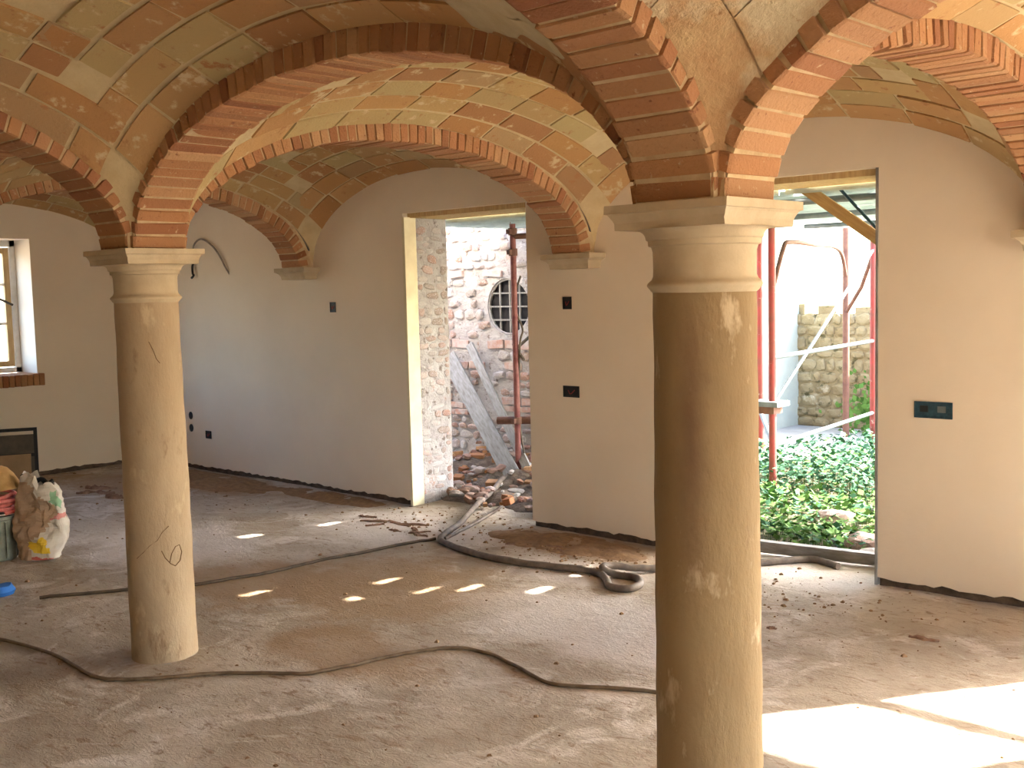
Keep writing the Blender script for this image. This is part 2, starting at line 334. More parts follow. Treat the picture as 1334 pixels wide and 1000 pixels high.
wb = struct(mb.build('wall_back', M['plaster']))
mb = MB()
for x0, x1 in ((XW-TW, D1[0]), (D1[1], D2[0]), (D2[1], D3[0]), (D3[1], D4_LIGHT[0]), (D4_LIGHT[1], XR+TW)): mb.box((x0+0.0, YW+0.03, -0.15), (x1-0.0, YW+TW-0.02, HEM+0.02))
struct(mb.build('gap_shade_back', M['masonry']))  # recessed wall foot, coloured dark as the shadow line below the plaster
WY = (2.95, 4.722); WZ = (1.0, 2.285)  # unseen end of the window widened to throw more light indoors
mb = MB()
wall_y(mb, YS-TW, WY[0], HEM, ZT, XW, -TW, True); wall_y(mb, WY[1], YW+TW, HEM, ZT, XW, -TW, True)
wall_y(mb, WY[0], WY[1], HEM, WZ[0]-0.115, XW, -TW, True); wall_y(mb, WY[0], WY[1], WZ[1], ZT, XW, -TW)
struct(mb.build('wall_left', M['plaster']))
mb = MB(); mb.box((XW-TW+0.02, YS, -0.15), (XW-0.03, YW, HEM+0.02)); struct(mb.build('gap_shade_left', M['masonry']))  # same painted shadow line along the left wall
# right and front walls (outside the frame); openings on the right sized for fill light
mb = MB()
OR = ((0.3, 2.4), (3.1, 5.5))
ys = [YS-TW] + [v for o in OR for v in o] + [YW+TW]
for i in range(0, len(ys), 2): wall_y(mb, ys[i], ys[i+1], 0, ZT, XR, TW)
for a, b in OR: wall_y(mb, a, b, 2.35, ZT, XR, TW)
struct(mb.build('wall_right', M['plaster']))
mb = MB()
OF = ()
xs = [XW-TW] + [v for o in OF for v in o] + [XR+TW]
for i in range(0, len(xs), 2): wall_x(mb, xs[i], xs[i+1], 0, ZT, YS, -TW)
for a, b in OF: wall_x(mb, a, b, 2.2, ZT, YS, -TW); wall_x(mb, a, b, 0, 1.0, YS, -TW)
struct(mb.build('wall_front', M['plaster']))
mb = MB(); mb.box((XW-TW, YS-TW, ZT), (XR+TW, YW+TW, ZT+0.25)); struct(mb.build('ceiling_slab', M['roofing']))  # unseen slab over the vaults, added to stop sun leaking through

# ------------------------------------------------------------------ vaults: tile courses parallel to the four arches, mitred on the diagonals
def vault_point(b, p, q):
    x0, x1, y0, y1 = b
    h = max(0.0, 2 - p*p - q*q)
    return Vector(((x0+x1)/2 + p*(x1-x0)/2, (y0+y1)/2 + q*(y1-y0)/2, HC + HV*math.sqrt(h)))
def vault_out(b, p, q):
    x0, x1, y0, y1 = b; ax, ay = (x1-x0)/2, (y1-y0)/2; h = math.sqrt(max(1e-4, 2-p*p-q*q))
    return Vector((p/ax, q/ay, h/HV)).normalized()
def vault(b, material, rnd=0.004, tiles=True, gap=0.021):
    n = 60; vs = []; th = [math.sqrt(2)*math.sin(math.radians(-45 + 90*i/n)) for i in range(n+1)]
    for q in th:
        for p in th: vs.append(vault_point(b, p, q) + vault_out(b, p, q)*0.009)
    fs = [(j*(n+1)+i, j*(n+1)+i+1, (j+1)*(n+1)+i+1, (j+1)*(n+1)+i) for j in range(n) for i in range(n)]
    top = struct(link('ceiling', new_mesh('ceiling', vs, fs, M['mortar'] if material is not M['tile_smeared'] else M['tile_smeared'], True)))
    if not tiles: return top
    NC = 8; T = [math.sqrt(2)*math.sin(math.radians(45 - (45-3.4)*j/NC)) for j in range(NC+1)]
    def rect(pa, pb, qa, qb):
        lp = (vault_point(b, pa, (qa+qb)/2) - vault_point(b, pb, (qa+qb)/2)).length
        lq = (vault_point(b, (pa+pb)/2, qa) - vault_point(b, (pa+pb)/2, qb)).length
        if lp < 0.035 or lq < 0.035: return
        gp = gap/2/lp*(pb-pa)*R_.uniform(0.6, 1.4); gq = gap/2/lq*(qb-qa)*R_.uniform(0.6, 1.4)
        pa += gp; pb -= gp; qa += gq; qb -= gq
        na = 4 if abs(lp) > 0.2 else 3; nb = 4 if abs(lq) > 0.2 else 3
        off = R_.uniform(-rnd, rnd*0.6); tl = R_.uniform(-rnd, rnd)*0.6; t2 = R_.uniform(-rnd, rnd)*0.6
        fr = []; bk = []
        for j in range(nb+1):
            for i in range(na+1):
                cu, cv = i/na, j/nb
                p = pa + (pb-pa)*cu; q = qa + (qb-qa)*cv
                jx = 0
                P = vault_point(b, p, q); o = vault_out(b, p, q)
                e = 0.0016 if (i in (0, na) or j in (0, nb)) else 0
                if (i in (0, na)) and (j in (0, nb)): e = 0.004
                fr.append(P + o*(off + tl*(cu-0.5)*2 + t2*(cv-0.5)*2 + e)); bk.append(P + o*0.03)
        c = fr[len(fr)//2].copy()
        w = na+1; f_ = [(j*w+i, (j+1)*w+i, (j+1)*w+i+1, j*w+i+1) for j in range(nb) for i in range(na)]
        loop = [i for i in range(w)] + [j*w+na for j in range(1, nb+1)] + [nb*w+i for i in range(na-1, -1, -1)] + [j*w for j in range(nb-1, 0, -1)]
        m_ = len(fr); lb = {k: m_+ii for ii, k in enumerate(loop)}
        V = [v-c for v in fr] + [bk[k]-c for k in loop]
        f_ += [(loop[i], loop[(i+1) % len(loop)], lb[loop[(i+1) % len(loop)]], lb[loop[i]]) for i in range(len(loop))]
        mt_ = M['brick'] if (material is M['tile_smeared'] and c.z < 2.16) else material
        link('vault_tile', new_mesh('vault_tile', V, f_, mt_), top, Matrix.Translation(c))
    for side in range(4):
        for j in range(NC):
            t0, t1 = T[j], T[j+1]
            a = -(t0 if (j+side) % 2 == 0 else t1); z = (t1 if (j+side) % 2 == 0 else t0)
            if side in (2, 3): a, z = -z, -a
            # cut the course into tiles of about 0.36 m
            tm = (t0+t1)/2; K = 60; acc = [0]; ps = [a + (z-a)*k/K for k in range(K+1)]
            fn = (lambda s: vault_point(b, s, tm)) if side in (0, 2) else (lambda s: vault_point(b, tm, s))
            for k in range(K): acc.append(acc[-1] + (fn(ps[k+1])-fn(ps[k])).length)
            Lg = acc[-1]; cuts = [0]; x = 0.36*R_.uniform(0.45, 1.0)
            while x < Lg-0.10: cuts.append(x); x += 0.36*R_.uniform(0.9, 1.08)
            cuts.append(Lg)
            inv = lambda d: float(np.interp(d, acc, ps))
            for k in range(len(cuts)-1):
                s0, s1 = inv(cuts[k]), inv(cuts[k+1])
                if side == 0: rect(s0, s1, -t0, -t1)
                elif side == 2: rect(s0, s1, t1, t0)
                elif side == 1: rect(t1, t0, s0, s1)
                else: rect(-t0, -t1, s0, s1)
    rect(-T[-1], T[-1], -T[-1], T[-1])
    return top
g = 0.125
cols_x = [XW, XL, XA, XB, XD, XR]
rows = [(YS, YF-g), (YF+g, YA-g), (YA+g, YW)]
for ci in range(5):
    x0 = cols_x[ci] + (0 if ci == 0 else g); x1 = cols_x[ci+1] - (0 if ci == 4 else g)
    for ri, (y0, y1) in enumerate(rows):
        seen = ri > 0 and ci < 4
        m_ = M['tile_smeared'] if (ci == 3 and ri == 1) else M['tile']
        if m_ is M['tile_smeared']: vault((x0, x1, y0, y1), m_, rnd=0.001, gap=0.006)
        else: top_ = vault((x0, x1, y0, y1), m_, tiles=seen)
        if ci == 2 and ri == 1:                       # pale patch of plaster left on the tiles
            b_ = (x0, x1, y0, y1); nx, ny = 26, 14; vs = []; bk_ = []
            for j in range(ny+1):
                for i in range(nx+1):
                    a, c = i/nx, j/ny; w = 0.06*noise.noise(Vector((a*4, c*4, 8)))
                    p = 0.57 + 0.29*a + w*(0.8 if i in (0, nx) else 0.2); q = 0.81 + 0.155*c + w*0.5 - 0.02*(a-.5)
                    o_ = vault_out(b_, p, q); e = -0.006 if 0 < i < nx and 0 < j < ny else 0.003
                    vs.append(vault_point(b_, p, q) + o_*(e + 0.003*noise.noise(Vector((a*9, c*9, 2)))))
            link('plaster_patch', new_mesh('plaster_patch', vs, [(j*(nx+1)+i, (j+1)*(nx+1)+i, (j+1)*(nx+1)+i+1, j*(nx+1)+i+1) for j in range(ny) for i in range(nx)], M['patch'], True), top_)

# ------------------------------------------------------------------ brick arches
def brick_mesh(seed):
    rr = random.Random(seed); bm = bmesh.new(); bmesh.ops.create_cube(bm, size=1)
    for v in bm.verts: v.co += Vector((rr.uniform(-.012, .012), rr.uniform(-.03, .03), rr.uniform(-.03, .03)))
    bmesh.ops.bevel(bm, geom=list(bm.edges), offset=0.045, segments=1, affect='EDGES')
    me = bpy.data.meshes.new('brick'); bm.to_mesh(me); bm.free(); me.materials.append(M['brick']); return me
BR = [brick_mesh(i) for i in range(6)]
BW = []
for b0 in BR: b1 = b0.copy(); b1.materials[0] = M['brick_washed']; BW.append(b1)
def arch(label, axis, fixed, lo, hi, group=None):
    """axis 'x': arch spans along x at y=fixed from springing lo to hi"""
    a = (hi-lo)/2; c = (hi+lo)/2; b_ = HI; K = 400
    ph = [math.pi*k/K for k in range(K+1)]; pt = [(-a*math.cos(t), b_*math.sin(t)) for t in ph]
    acc = [0]
    for k in range(K): acc.append(acc[-1] + math.hypot(pt[k+1][0]-pt[k][0], pt[k+1][1]-pt[k][1]))
    nb = round(acc[-1]/0.061); base = (c, fixed, HC) if axis == 'x' else (fixed, c, HC)
    root = thing('brick_arch', label, 'arch', base, 0 if axis == 'x' else math.pi/2, group)
    def at(s):
        t = float(np.interp(s, acc, ph)); x, z = -a*math.cos(t), b_*math.sin(t)
        n = Vector((-math.cos(t)/a, 0, math.sin(t)/b_)).normalized(); return Vector((x, 0, z)), n
    # mortar core
    vs = []; n = 72
    for i in range(n+1):
        p, nn = at(acc[-1]*i/n)
        for y, d in ((-0.119, 0.006), (0.119, 0.006), (0.119, 0.13), (-0.119, 0.13)): vs.append(p + nn*d + Vector((0, y, 0)))
    fs = [(i*4+k, i*4+(k+1) % 4, (i+1)*4+(k+1) % 4, (i+1)*4+k) for i in range(n) for k in range(4)] + [(3, 2, 1, 0), tuple(n*4+k for k in range(4))]
    link('mortar', new_mesh('mortar', vs, fs, M['mortar_arch']), root)
    step = acc[-1]/nb
    for i in range(nb):
        p, nn = at(step*(i+0.5)); tt = nn.cross(Vector((0, 1, 0))).normalized()
        dep = 0.105 + R_.uniform(-0.006, 0.006); pro = R_.uniform(-0.004, 0.005); wd = 0.258 + R_.uniform(-0.008, 0.006)
        Mx = Matrix((( 0, tt.x, nn.x, 0), (1, 0, 0, 0), (0, tt.z, nn.z, 0), (0, 0, 0, 1)))
        cpos = p + nn*(dep/2 - pro) + Vector((0, R_.uniform(-0.004, 0.004), 0))
        rot = Matrix.Rotation(R_.uniform(-0.012, 0.012), 4, 'Z') @ Matrix.Rotation(R_.uniform(-0.02, 0.02), 4, 'X')
        link('brick', BR[i*7 % 6 if i % 2 else R_.randrange(6)], root, Matrix.Translation(cpos) @ Mx @ rot @ Matrix.Diagonal((wd, 0.0525 + R_.uniform(-.003, .002), dep, 1)))
    return root
HP = 0.15
GO = 'brick arches beyond the left edge or behind the camera'
arch('wide brick arch spanning between the two pale stone columns', 'x', YA, XA+HP, XB-HP)
arch('brick arch springing right from the foreground column with a sunlit soffit', 'x', YA, XB+HP, XD-HP)
arch('brick arch rising behind the left column and continuing the middle row leftwards', 'x', YA, XL+HP, XA-HP)
arch('distant brick arch end seen low at the left edge near the window wall', 'x', YA, XW+0.15, XL-HP)
arch('brick arch from the left column back to the corbel between the doorways', 'y', XA, YA+HP, YW-0.15)
arch('brick arch from the foreground column back to the corbel at the right edge', 'y', XB, YA+HP, YW-0.15)
arch('small distant brick arch landing on the farthest corbel of the back wall', 'y', XL, YA+HP, YW-0.15)
arch('brick arch springing forward from the left column to the left edge of the picture', 'y', XA, YF+HP, YA-HP)
arch('dark red brick arch sweeping overhead from the foreground column, soffit in shade', 'y', XB, YF+HP, YA-HP)
arch('brick arch right of the picture running back to the back wall', 'y', XD, YA+HP, YW-0.15, GO)
arch('brick arch beyond the left edge running forward from its column', 'y', XL, YF+HP, YA-HP, GO)
arch('brick arch right of the picture running forward from its column', 'y', XD, YF+HP, YA-HP, GO)
for k, (x0, x1) in enumerate(((XL, XA), (XA, XB), (XB, XD))): arch('brick arch of the row of columns behind the camera', 'x', YF, x0+HP, x1-HP, GO)

# ------------------------------------------------------------------ columns
def column(x, y, label, group=None, cracked=False, shaft='stone'):
    t = thing('stone_column', label, 'column', (x, y, 0), 0, group)
    pr = []; 
    for i in range(25):
        z = -0.03 + 1.715*i/24; k = i/24; pr.append((0.1515 - 0.009*k**1.6 + 0.0012*math.sin(i*1.7), z))
    pr[0] = (0.1525, -0.03)
    mb = MB(); mb.lathe(pr, 56)
    for i, v in enumerate(mb.v):
        d = 0.0022*noise.noise(Vector(v)*5) ; L_ = math.hypot(v[0], v[1])
        if L_ > 0.01: mb.v[i] = (v[0]*(1+d/L_), v[1]*(1+d/L_), v[2])
    mb.build('shaft', M[shaft], t, True)
    mb = MB(); arc = lambda z0, r0, z1, r1, n, s: [(r0+(r1-r0)*(1-math.cos(math.pi/2*k/n) if s else math.sin(math.pi/2*k/n)), z0+(z1-z0)*(math.sin(math.pi/2*k/n) if s else 1-math.cos(math.pi/2*k/n))) for k in range(n+1)]
    P = [(0.142, 1.675), (0.150, 1.682)] + [(0.152+0.008*math.sin(math.pi*k/6), 1.686+0.022*k/6) for k in range(7)] + [(0.147, 1.712), (0.1425, 1.722), (0.142, 1.735), (0.143, 1.79), (0.147, 1.803), (0.155, 1.806), (0.156, 1.820), (0.160, 1.822)]
    P += arc(1.824, 0.162, 1.850, 0.190, 6, True)
    mb.lathe(P, 56); mb.build('capital', M['capstone'], t, True)
    mb = MB(); lv = [(0.176, 1.850), (0.177, 1.868), (0.180, 1.876), (0.186, 1.888), (0.190, 1.893), (0.197, 1.895), (0.197, HC)]
    for i, (a, z) in enumerate(lv):
        j = 0.0015
        mb.v += [(sx*a+R_.uniform(-j, j), sy*a+R_.uniform(-j, j), z) for sx, sy in ((-1,-1),(1,-1),(1,1),(-1,1))]
    n = len(lv)
    mb.f = [(i*4+k, i*4+(k+1) % 4, (i+1)*4+(k+1) % 4, (i+1)*4+k) for i in range(n-1) for k in range(4)] + [(3, 2, 1, 0), tuple((n-1)*4+k for k in range(4))]
    mb.mi = [0]*len(mb.f); mb.build('abacus', M['capstone'], t)
    mb = MB(); mb.box((-0.145, -0.125, HC-0.002), (0.145, 0.125, HC+0.12)); mb.box((-0.125, -0.145, HC-0.002), (0.125, 0.145, HC+0.12)); mb.build('impost_core', M['mortar_arch'], t)
    if cracked:
        vx, vy = -x, -y; base_a = math.atan2(vy, vx)
        def onc(a, z): rr = 0.1515-0.003*(z/1.7)+0.0002; return (rr*math.cos(base_a+a), rr*math.sin(base_a+a), z)
        mb = MB()
        mb.tube([onc(a, z) for a, z in ((-0.75, .50), (-.5, .53), (-.3, .56), (-.05, .585), (.1, .62), (.3, .645))], 0.0016, 5)
        mb.tube([onc(a, z) for a, z in ((0.05, .535), (.15, .50), (.3, .47), (.45, .455), (.62, .475), (.7, .515), (.62, .55), (.48, .545), (.35, .515), (.28, .475))], 0.0024, 5)
        mb.tube([onc(a, z) for a, z in ((0.0, 1.50), (.12, 1.46), (.2, 1.42), (.3, 1.40))], 0.0016, 5)
        mb.build('crack', M['crack'], t)
    return t
column(XA, YA, 'pale stone column with a cracked shaft, left of centre', cracked=True)
column(XB, YA, 'large ochre stone column in the right foreground, foot below the frame', shaft='stone_stained_shaded')
GC = 'stone columns outside the picture'
for x, y in ((XL, YA), (XD, YA), (XA, YF), (XB, YF), (XL, YF), (XD, YF)): column(x, y, 'stone column outside the picture carrying the end of a brick arch', GC)

# ------------------------------------------------------------------ corbels on the back wall
def corbel(x, y, label, rz=0, group=None):
    t = thing('stone_corbel', label, 'corbel', (x, y, HC-0.1), rz, group)
    lv = [(0.165, 0.125, 0.0), (0.170, 0.130, 0.03), (0.180, 0.145, 0.05), (0.200, 0.160, 0.062), (0.212, 0.168, 0.066), (0.212, 0.168, 0.1)]
    mb = MB()
    for hw, d, z in lv: mb.v += [(-hw, 0.03, z), (-hw, -d, z), (hw, -d, z), (hw, 0.03, z)]
    n = len(lv); mb.f = [(i*4+k, i*4+(k+1) % 4, (i+1)*4+(k+1) % 4, (i+1)*4+k) for i in range(n-1) for k in range(4)] + [(3, 2, 1, 0), tuple((n-1)*4+k for k in range(4))]
    mb.mi = [0]*len(mb.f); mb.build('moulded_block', M['capstone'], t)
    mb = MB(); mb.box((-0.12, -0.10, 0.1), (0.12, 0.02, 0.24)); mb.build('springer', M['mortar_arch'], t)
    return t
corbel(XL, YW, 'small pale stone corbel left of the first doorway, under the farthest arch')
corbel(XA, YW, 'pale stone corbel right of the first doorway under a brick arch end')
corbel(XB, YW, 'pale stone corbel on the back wall cut by the right edge')
corbel(XD, YW, 'stone corbel outside the picture carrying the end of a brick arch', 0, 'stone corbels outside the picture')
corbel(XW, YA, 'stone corbel outside the picture carrying the end of a brick arch', math.pi/2, 'stone corbels outside the picture')

# ------------------------------------------------------------------ door openings (structure): reveals, lintels, jamb boards
def door(n, a, b, board):
    d = bpy.data.objects.new('door_%d' % n, None); COL.objects.link(d); d.location = (a, YW, 0); struct(d)
    w = b-a; mb = MB(); mb.box((0, 0.05, DT-0.035), (w, TW, DT+0.05)); mb.build('lintel', M['wood'], d)
    if board:
        mb = MB(); mb.box((0.0, -0.012, 0.0), (0.028, 0.11, DT-0.03)); mb.build('jamb_board', M['paleboard'], d)
        # rough masonry of the far reveal: bricks and stones left unplastered
        mb = MB(); mb.box((0.0, 0.11, 0), (0.012, TW, DT-0.02)); mb.build('rough_reveal', M['limewash'], d)
        z = 0.02
        while z < DT-0.1:
            h = R_.uniform(0.03, 0.075); y = 0.12
            while y < TW-0.04:
                l = R_.uniform(0.05, 0.14); l = min(l, TW-0.01-y)
                if R_.random() < .35: y += l; continue
                link('stone', STONES[R_.randrange(6)], d, Matrix.Translation((0.006, y+l/2, z+h/2)) @ Matrix.Rotation(R_.uniform(-.15, .15), 4, 'X') @ Matrix.Diagonal((0.026, l*1.05, h*1.05, 1)))
                y += l+0.012
            z += h+0.012
    else:
        mb = MB(); mb.box((-0.001, -0.006, 0.0), (0.014, 0.04, DT)); mb.box((w-0.014, -0.006, 0.0), (w+0.001, 0.04, DT)); mb.build('corner_bead', M['greyplank'], d)
    return d
def stone_mesh(seed, mt, flat=1.0):
    bm = bmesh.new(); bmesh.ops.create_icosphere(bm, subdivisions=2, radius=0.5); rr = random.Random(seed); o = Vector((rr.uniform(0, 50), seed*3.1, 7))
    for v in bm.verts:
        c = v.co.copy(); k = 1.0/max(abs(c.x), abs(c.y), abs(c.z))*0.5      # towards a cube
        v.co = c.lerp(c*k, 0.55); v.co *= 1 + 0.35*noise.noise(c*2.3+o)
    bmesh.ops.dissolve_limit(bm, angle_limit=math.radians(9), verts=bm.verts, edges=bm.edges)
    me = bpy.data.meshes.new('stone'); bm.to_mesh(me); bm.free(); me.materials.append(mt); return me
STONES = [stone_mesh(i, M['wallstone']) for i in range(6)]
RUB = [stone_mesh(i+20, M['rubble']) for i in range(6)]
door(1, D1[0], D1[1], True); door(2, D2[0], D2[1], False)
d3 = door(3, D3[0], D3[1], False); door(4, D4_LIGHT[0], D4_LIGHT[1], False)  # fourth doorway added out of view for its sun bounce
mb = MB(); mb.box((0.0, 0.2, 1.50), (1.086, 0.24, 1.55)); mb.build('crossbar', M['steel'], d3)

# ------------------------------------------------------------------ left window
w1 = bpy.data.objects.new('window_1', None); COL.objects.link(w1); w1.location = (XW, 0, 0); struct(w1)
fx = -0.34
mb = MB()
for y0, y1, z0, z1 in ((WY[0], WY[0]+0.06, *WZ), (WY[1]-0.05, WY[1], *WZ), (WY[0], WY[1], WZ[1]-0.06, WZ[1]), (WY[0], WY[1], WZ[0], WZ[0]+0.05)): mb.box((fx-0.07, y0, z0), (fx, y1, z1))
mb.build('window_frame', M['white'], w1)
for (a, b_) in ((WY[0]+0.07, (WY[0]+WY[1])/2-0.01), ((WY[0]+WY[1])/2+0.01, WY[1]-0.06)):
    z0, z1 = WZ[0]+0.06, WZ[1]-0.07; s = 0.055; mb = MB()
    mb.box((fx-0.05, a, z0), (fx-0.005, a+s, z1)); mb.box((fx-0.05, b_-s, z0), (fx-0.005, b_, z1))
    mb.box((fx-0.05, a+s, z0), (fx-0.005, b_-s, z0+s)); mb.box((fx-0.05, a+s, z1-s), (fx-0.005, b_-s, z1))
    sa = mb.build('casement', M['wood'], w1)
    for zz in (z0+0.42, z0+0.80):
        mb = MB(); mb.box((fx-0.04, a+s, zz-0.012), (fx-0.012, b_-s, zz+0.012)); mb.build('glazing_bar', M['white'], sa)
mb = MB(); mb.tube([(fx+0.02, 4.30, 1.62), (fx+0.05, 4.45, 1.76), (fx+0.03, 4.66, 1.66)], 0.012, 6); mb.build('stay', M['cable'], w1)
# brick sill: headers set on edge
k = 0; y = WY[0]-0.02
while y < WY[1]+0.015:
    link('brick', BR[k % 6], w1, Matrix.Translation((-0.17, y+0.0275, WZ[0]-0.06)) @ Matrix.Diagonal((0.40, 0.05, 0.115, 1))); y += 0.058; k += 1
mb = MB(); mb.box((-0.36, WY[0], WZ[0]-0.115), (0.005, WY[1], WZ[0]-0.012)); mb.build('mortar', M['mortar_arch'], w1)

# ------------------------------------------------------------------ electrical boxes on the back wall
def wall_box(x, z, w, h, label, rim=None, details=True, inner=None):
    t = thing('socket_box', label, 'socket box', (x, YW, z)); mb = MB(); d = 0.007; s = 0.006
    for lo, hi in (((-w/2, -d, -h/2), (w/2, 0.004, -h/2+s)), ((-w/2, -d, h/2-s), (w/2, 0.004, h/2)), ((-w/2, -d, -h/2+s), (-w/2+s, 0.004, h/2-s)), ((w/2-s, -d, -h/2+s), (w/2, 0.004, h/2-s))): mb.box(lo, hi)
    mb.build('rim', rim or M['black'], t)
    mb = MB(); mb.box((-w/2+s, -0.0015, -h/2+s), (w/2-s, 0.003, h/2-s)); mb.build('back_plate', inner or M['black'], t)
    if details:
        mb = MB(); mb.tube(spline([(-w*0.2, -0.002, h*0.1), (0, -0.012, -h*0.2), (w*0.22, -0.004, h*0.15)], 6), 0.003, 6); mb.build('wire', M['redwire'], t)
    return t
wall_box(-7.467, 1.579, 0.075, 0.085, 'small square black switch box left of the first doorway')
wall_box(-4.905, 1.590, 0.075, 0.085, 'small square black switch box right of the first doorway, upper one')
wall_box(-4.885, 0.985, 0.14, 0.078, 'black rectangular socket box below the small one between the doorways')
bbx = wall_box(-2.381, 0.998, 0.205, 0.088, 'blue rectangular socket box on the wall right of the second doorway', M['bluebox'], False, M['bluebox'])
for dx_ in (-0.05, 0.045):
    mb = MB(); mb.box((dx_-.022, -.0045, -.012), (dx_+.022, -.001, .022)); mb.build('module', M['black'] if dx_ < 0 else M['steel'], bbx)
wall_box(-9.479, 0.36, 0.095, 0.075, 'black square socket box low on the back wall near the left column')
for z, l in ((0.529, 'upper round black wall hole beside the left column'), (0.406, 'lower round black wall hole beside the left column')):
    t = thing('junction_hole', l, 'junction box', (-9.785, YW, z)); mb = MB()
    n = 16; v = [(0.034*math.cos(2*math.pi*k/n), yy, 0.038*math.sin(2*math.pi*k/n)) for yy in (-0.005, 0.003) for k in range(n)]
    mb.add(v, [tuple(range(n)), tuple(range(2*n-1, n-1, -1))] + [(k, (k+1) % n, n+(k+1) % n, n+k) for k in range(n)]); mb.build('round_cover', M['black'], t)
cy_ = YW-0.02
mb = MB(); mb.tube(spline([(-9.565, YW+0.01, 2.09), (-9.557, cy_, 2.14), (-9.535, cy_, 2.196), (-9.453, cy_, 2.236), (-9.347, cy_, 2.223), (-9.208, cy_, 2.153), (-9.099, cy_, 2.055), (-9.03, cy_, 1.968), (-8.998, YW+0.01, 1.889)], 8), 0.009, 8)
tag(mb.build('conduit', M['conduit'], None, True), 'thin grey conduit arching out of the back wall beside the left capital', 'conduit')
mb = MB(); mb.tube(spline([(-9.594, YW+0.01, 2.037), (-9.590, cy_, 1.99), (-9.575, cy_-.01, 1.92), (-9.56, cy_-.01, 1.90), (-9.60, cy_-.01, 1.875)], 6), 0.011, 8)
tag(mb.build('cable_end', M['black'], None, True), 'short black cable end hanging from the wall under the thin conduit', 'cable')

# ------------------------------------------------------------------ hoses and cables on the floor
def on_floor(pts, rad, n=7): return [(p[0], p[1], (p[2] if len(p) > 2 else 0) + fz(p[0], p[1]) + rad) for p in spline([(*q[:2], q[2] if len(q) > 2 else 0) for q in pts], n)]
def floor_line(name, pts, rad, m, label, cat, ribs=False):
    P = on_floor(pts, rad, 8)
    mb = MB(); rads = [rad*(1.0 + (0.05 if (ribs and i % 2) else 0)) for i in range(len(P))]; mb.tube(P, rads, 10)
    return tag(mb.build(name, m, None, True), label, cat)
floor_line('hose', [(-6.24, 6.86, .10), (-6.36, 6.70, .10), (-6.22, 6.42, .06), (-6.02, 6.02, .02), (-5.72, 5.55), (-5.53, 5.22), (-5.42, 5.06), (-5.28, 4.99), (-5.08, 4.93), (-4.70, 4.89), (-4.34, 4.96), (-4.06, 5.02), (-3.90, 4.93), (-3.80, 4.83), (-3.69, 4.86), (-3.70, 4.98), (-3.80, 5.07), (-3.93, 5.06), (-4.00, 5.02, .035), (-3.99, 5.10, .035), (-3.88, 5.22, .01), (-3.74, 5.42), (-3.55, 5.66), (-3.36, 5.92), (-3.22, 6.08), (-3.02, 6.02)], 0.021, M['hose'], 'thick grey corrugated hose crossing the floor between the doorways with one coil', 'hose', True)
floor_line('thin_hose', [(-6.05, 6.62, .05), (-5.85, 6.12, .02), (-5.66, 5.65), (-5.50, 5.28), (-5.44, 5.12)], 0.012, M['hose'], 'thinner grey hose running beside the thick one out of the first doorway', 'hose')
floor_line('cable', [(-6.25, 2.7), (-6.02, 3.086), (-5.86, 3.30), (-5.769, 3.427), (-5.72, 3.62), (-5.676, 3.83), (-5.68, 4.02), (-5.664, 4.196), (-5.62, 4.52), (-5.557, 4.879), (-5.50, 5.09)], 0.010, M['cable'], 'black cable running from behind the left column to the grey hose', 'cable')
floor_line('cable', [(-5.9, 2.10), (-5.634, 2.221), (-5.265, 2.289), (-4.928, 2.275), (-4.694, 2.273), (-4.52, 2.401), (-4.281, 2.682), (-4.08, 2.83), (-3.983, 2.895), (-3.917, 3.091), (-3.888, 3.249), (-3.82, 3.435), (-3.702, 3.564), (-3.58, 3.60), (-3.485, 3.598), (-3.297, 3.55), (-3.166, 3.506), (-3.06, 3.51), (-2.951, 3.559), (-2.697, 3.695), (-2.62, 3.74)], 0.0085, M['cable2'], 'long brown cable snaking across the foreground floor past both columns', 'cable')

# ------------------------------------------------------------------ soil heaps, crumbs, splinters
def heap(name, cx, cy, rx, ry, h, label):
    nx, ny = 60, 26; vs = []; fs = []
    for j in range(ny+1):
        for i in range(nx+1):
            a, b_ = -1+2*i/nx, -1+2*j/ny; rr = a*a+b_*b_; x, y = cx+a*rx, cy+b_*ry
            z = fz(x, y) - 0.006 + h*max(0, 1-rr)*(0.55+0.9*noise.noise(Vector((x*5, y*5, 1)))+0.35*noise.noise(Vector((x*19, y*19, 2)))) + 0.004*max(0, 1-rr)
            vs.append((x, min(y, YW+0.02), z))
    fs = [(j*(nx+1)+i, j*(nx+1)+i+1, (j+1)*(nx+1)+i+1, (j+1)*(nx+1)+i) for j in range(ny) for i in range(nx)]
    return tag(link(name, new_mesh(name, vs, fs, M['soil'], True)), label, 'soil', None, 'stuff')
heap('soil_heap', -4.72, 5.55, 0.75, 0.30, 0.035, 'low strip of brown soil along the wall between the two doorways')
heap('soil_heap', -9.2, 5.50, 1.35, 0.34, 0.05, 'brown soil along the foot of the back wall behind the left column')
heap('soil_heap', -7.4, 5.66, 0.85, 0.18, 0.035, 'thin strip of brown soil along the wall left of the first doorway')
mb = MB()
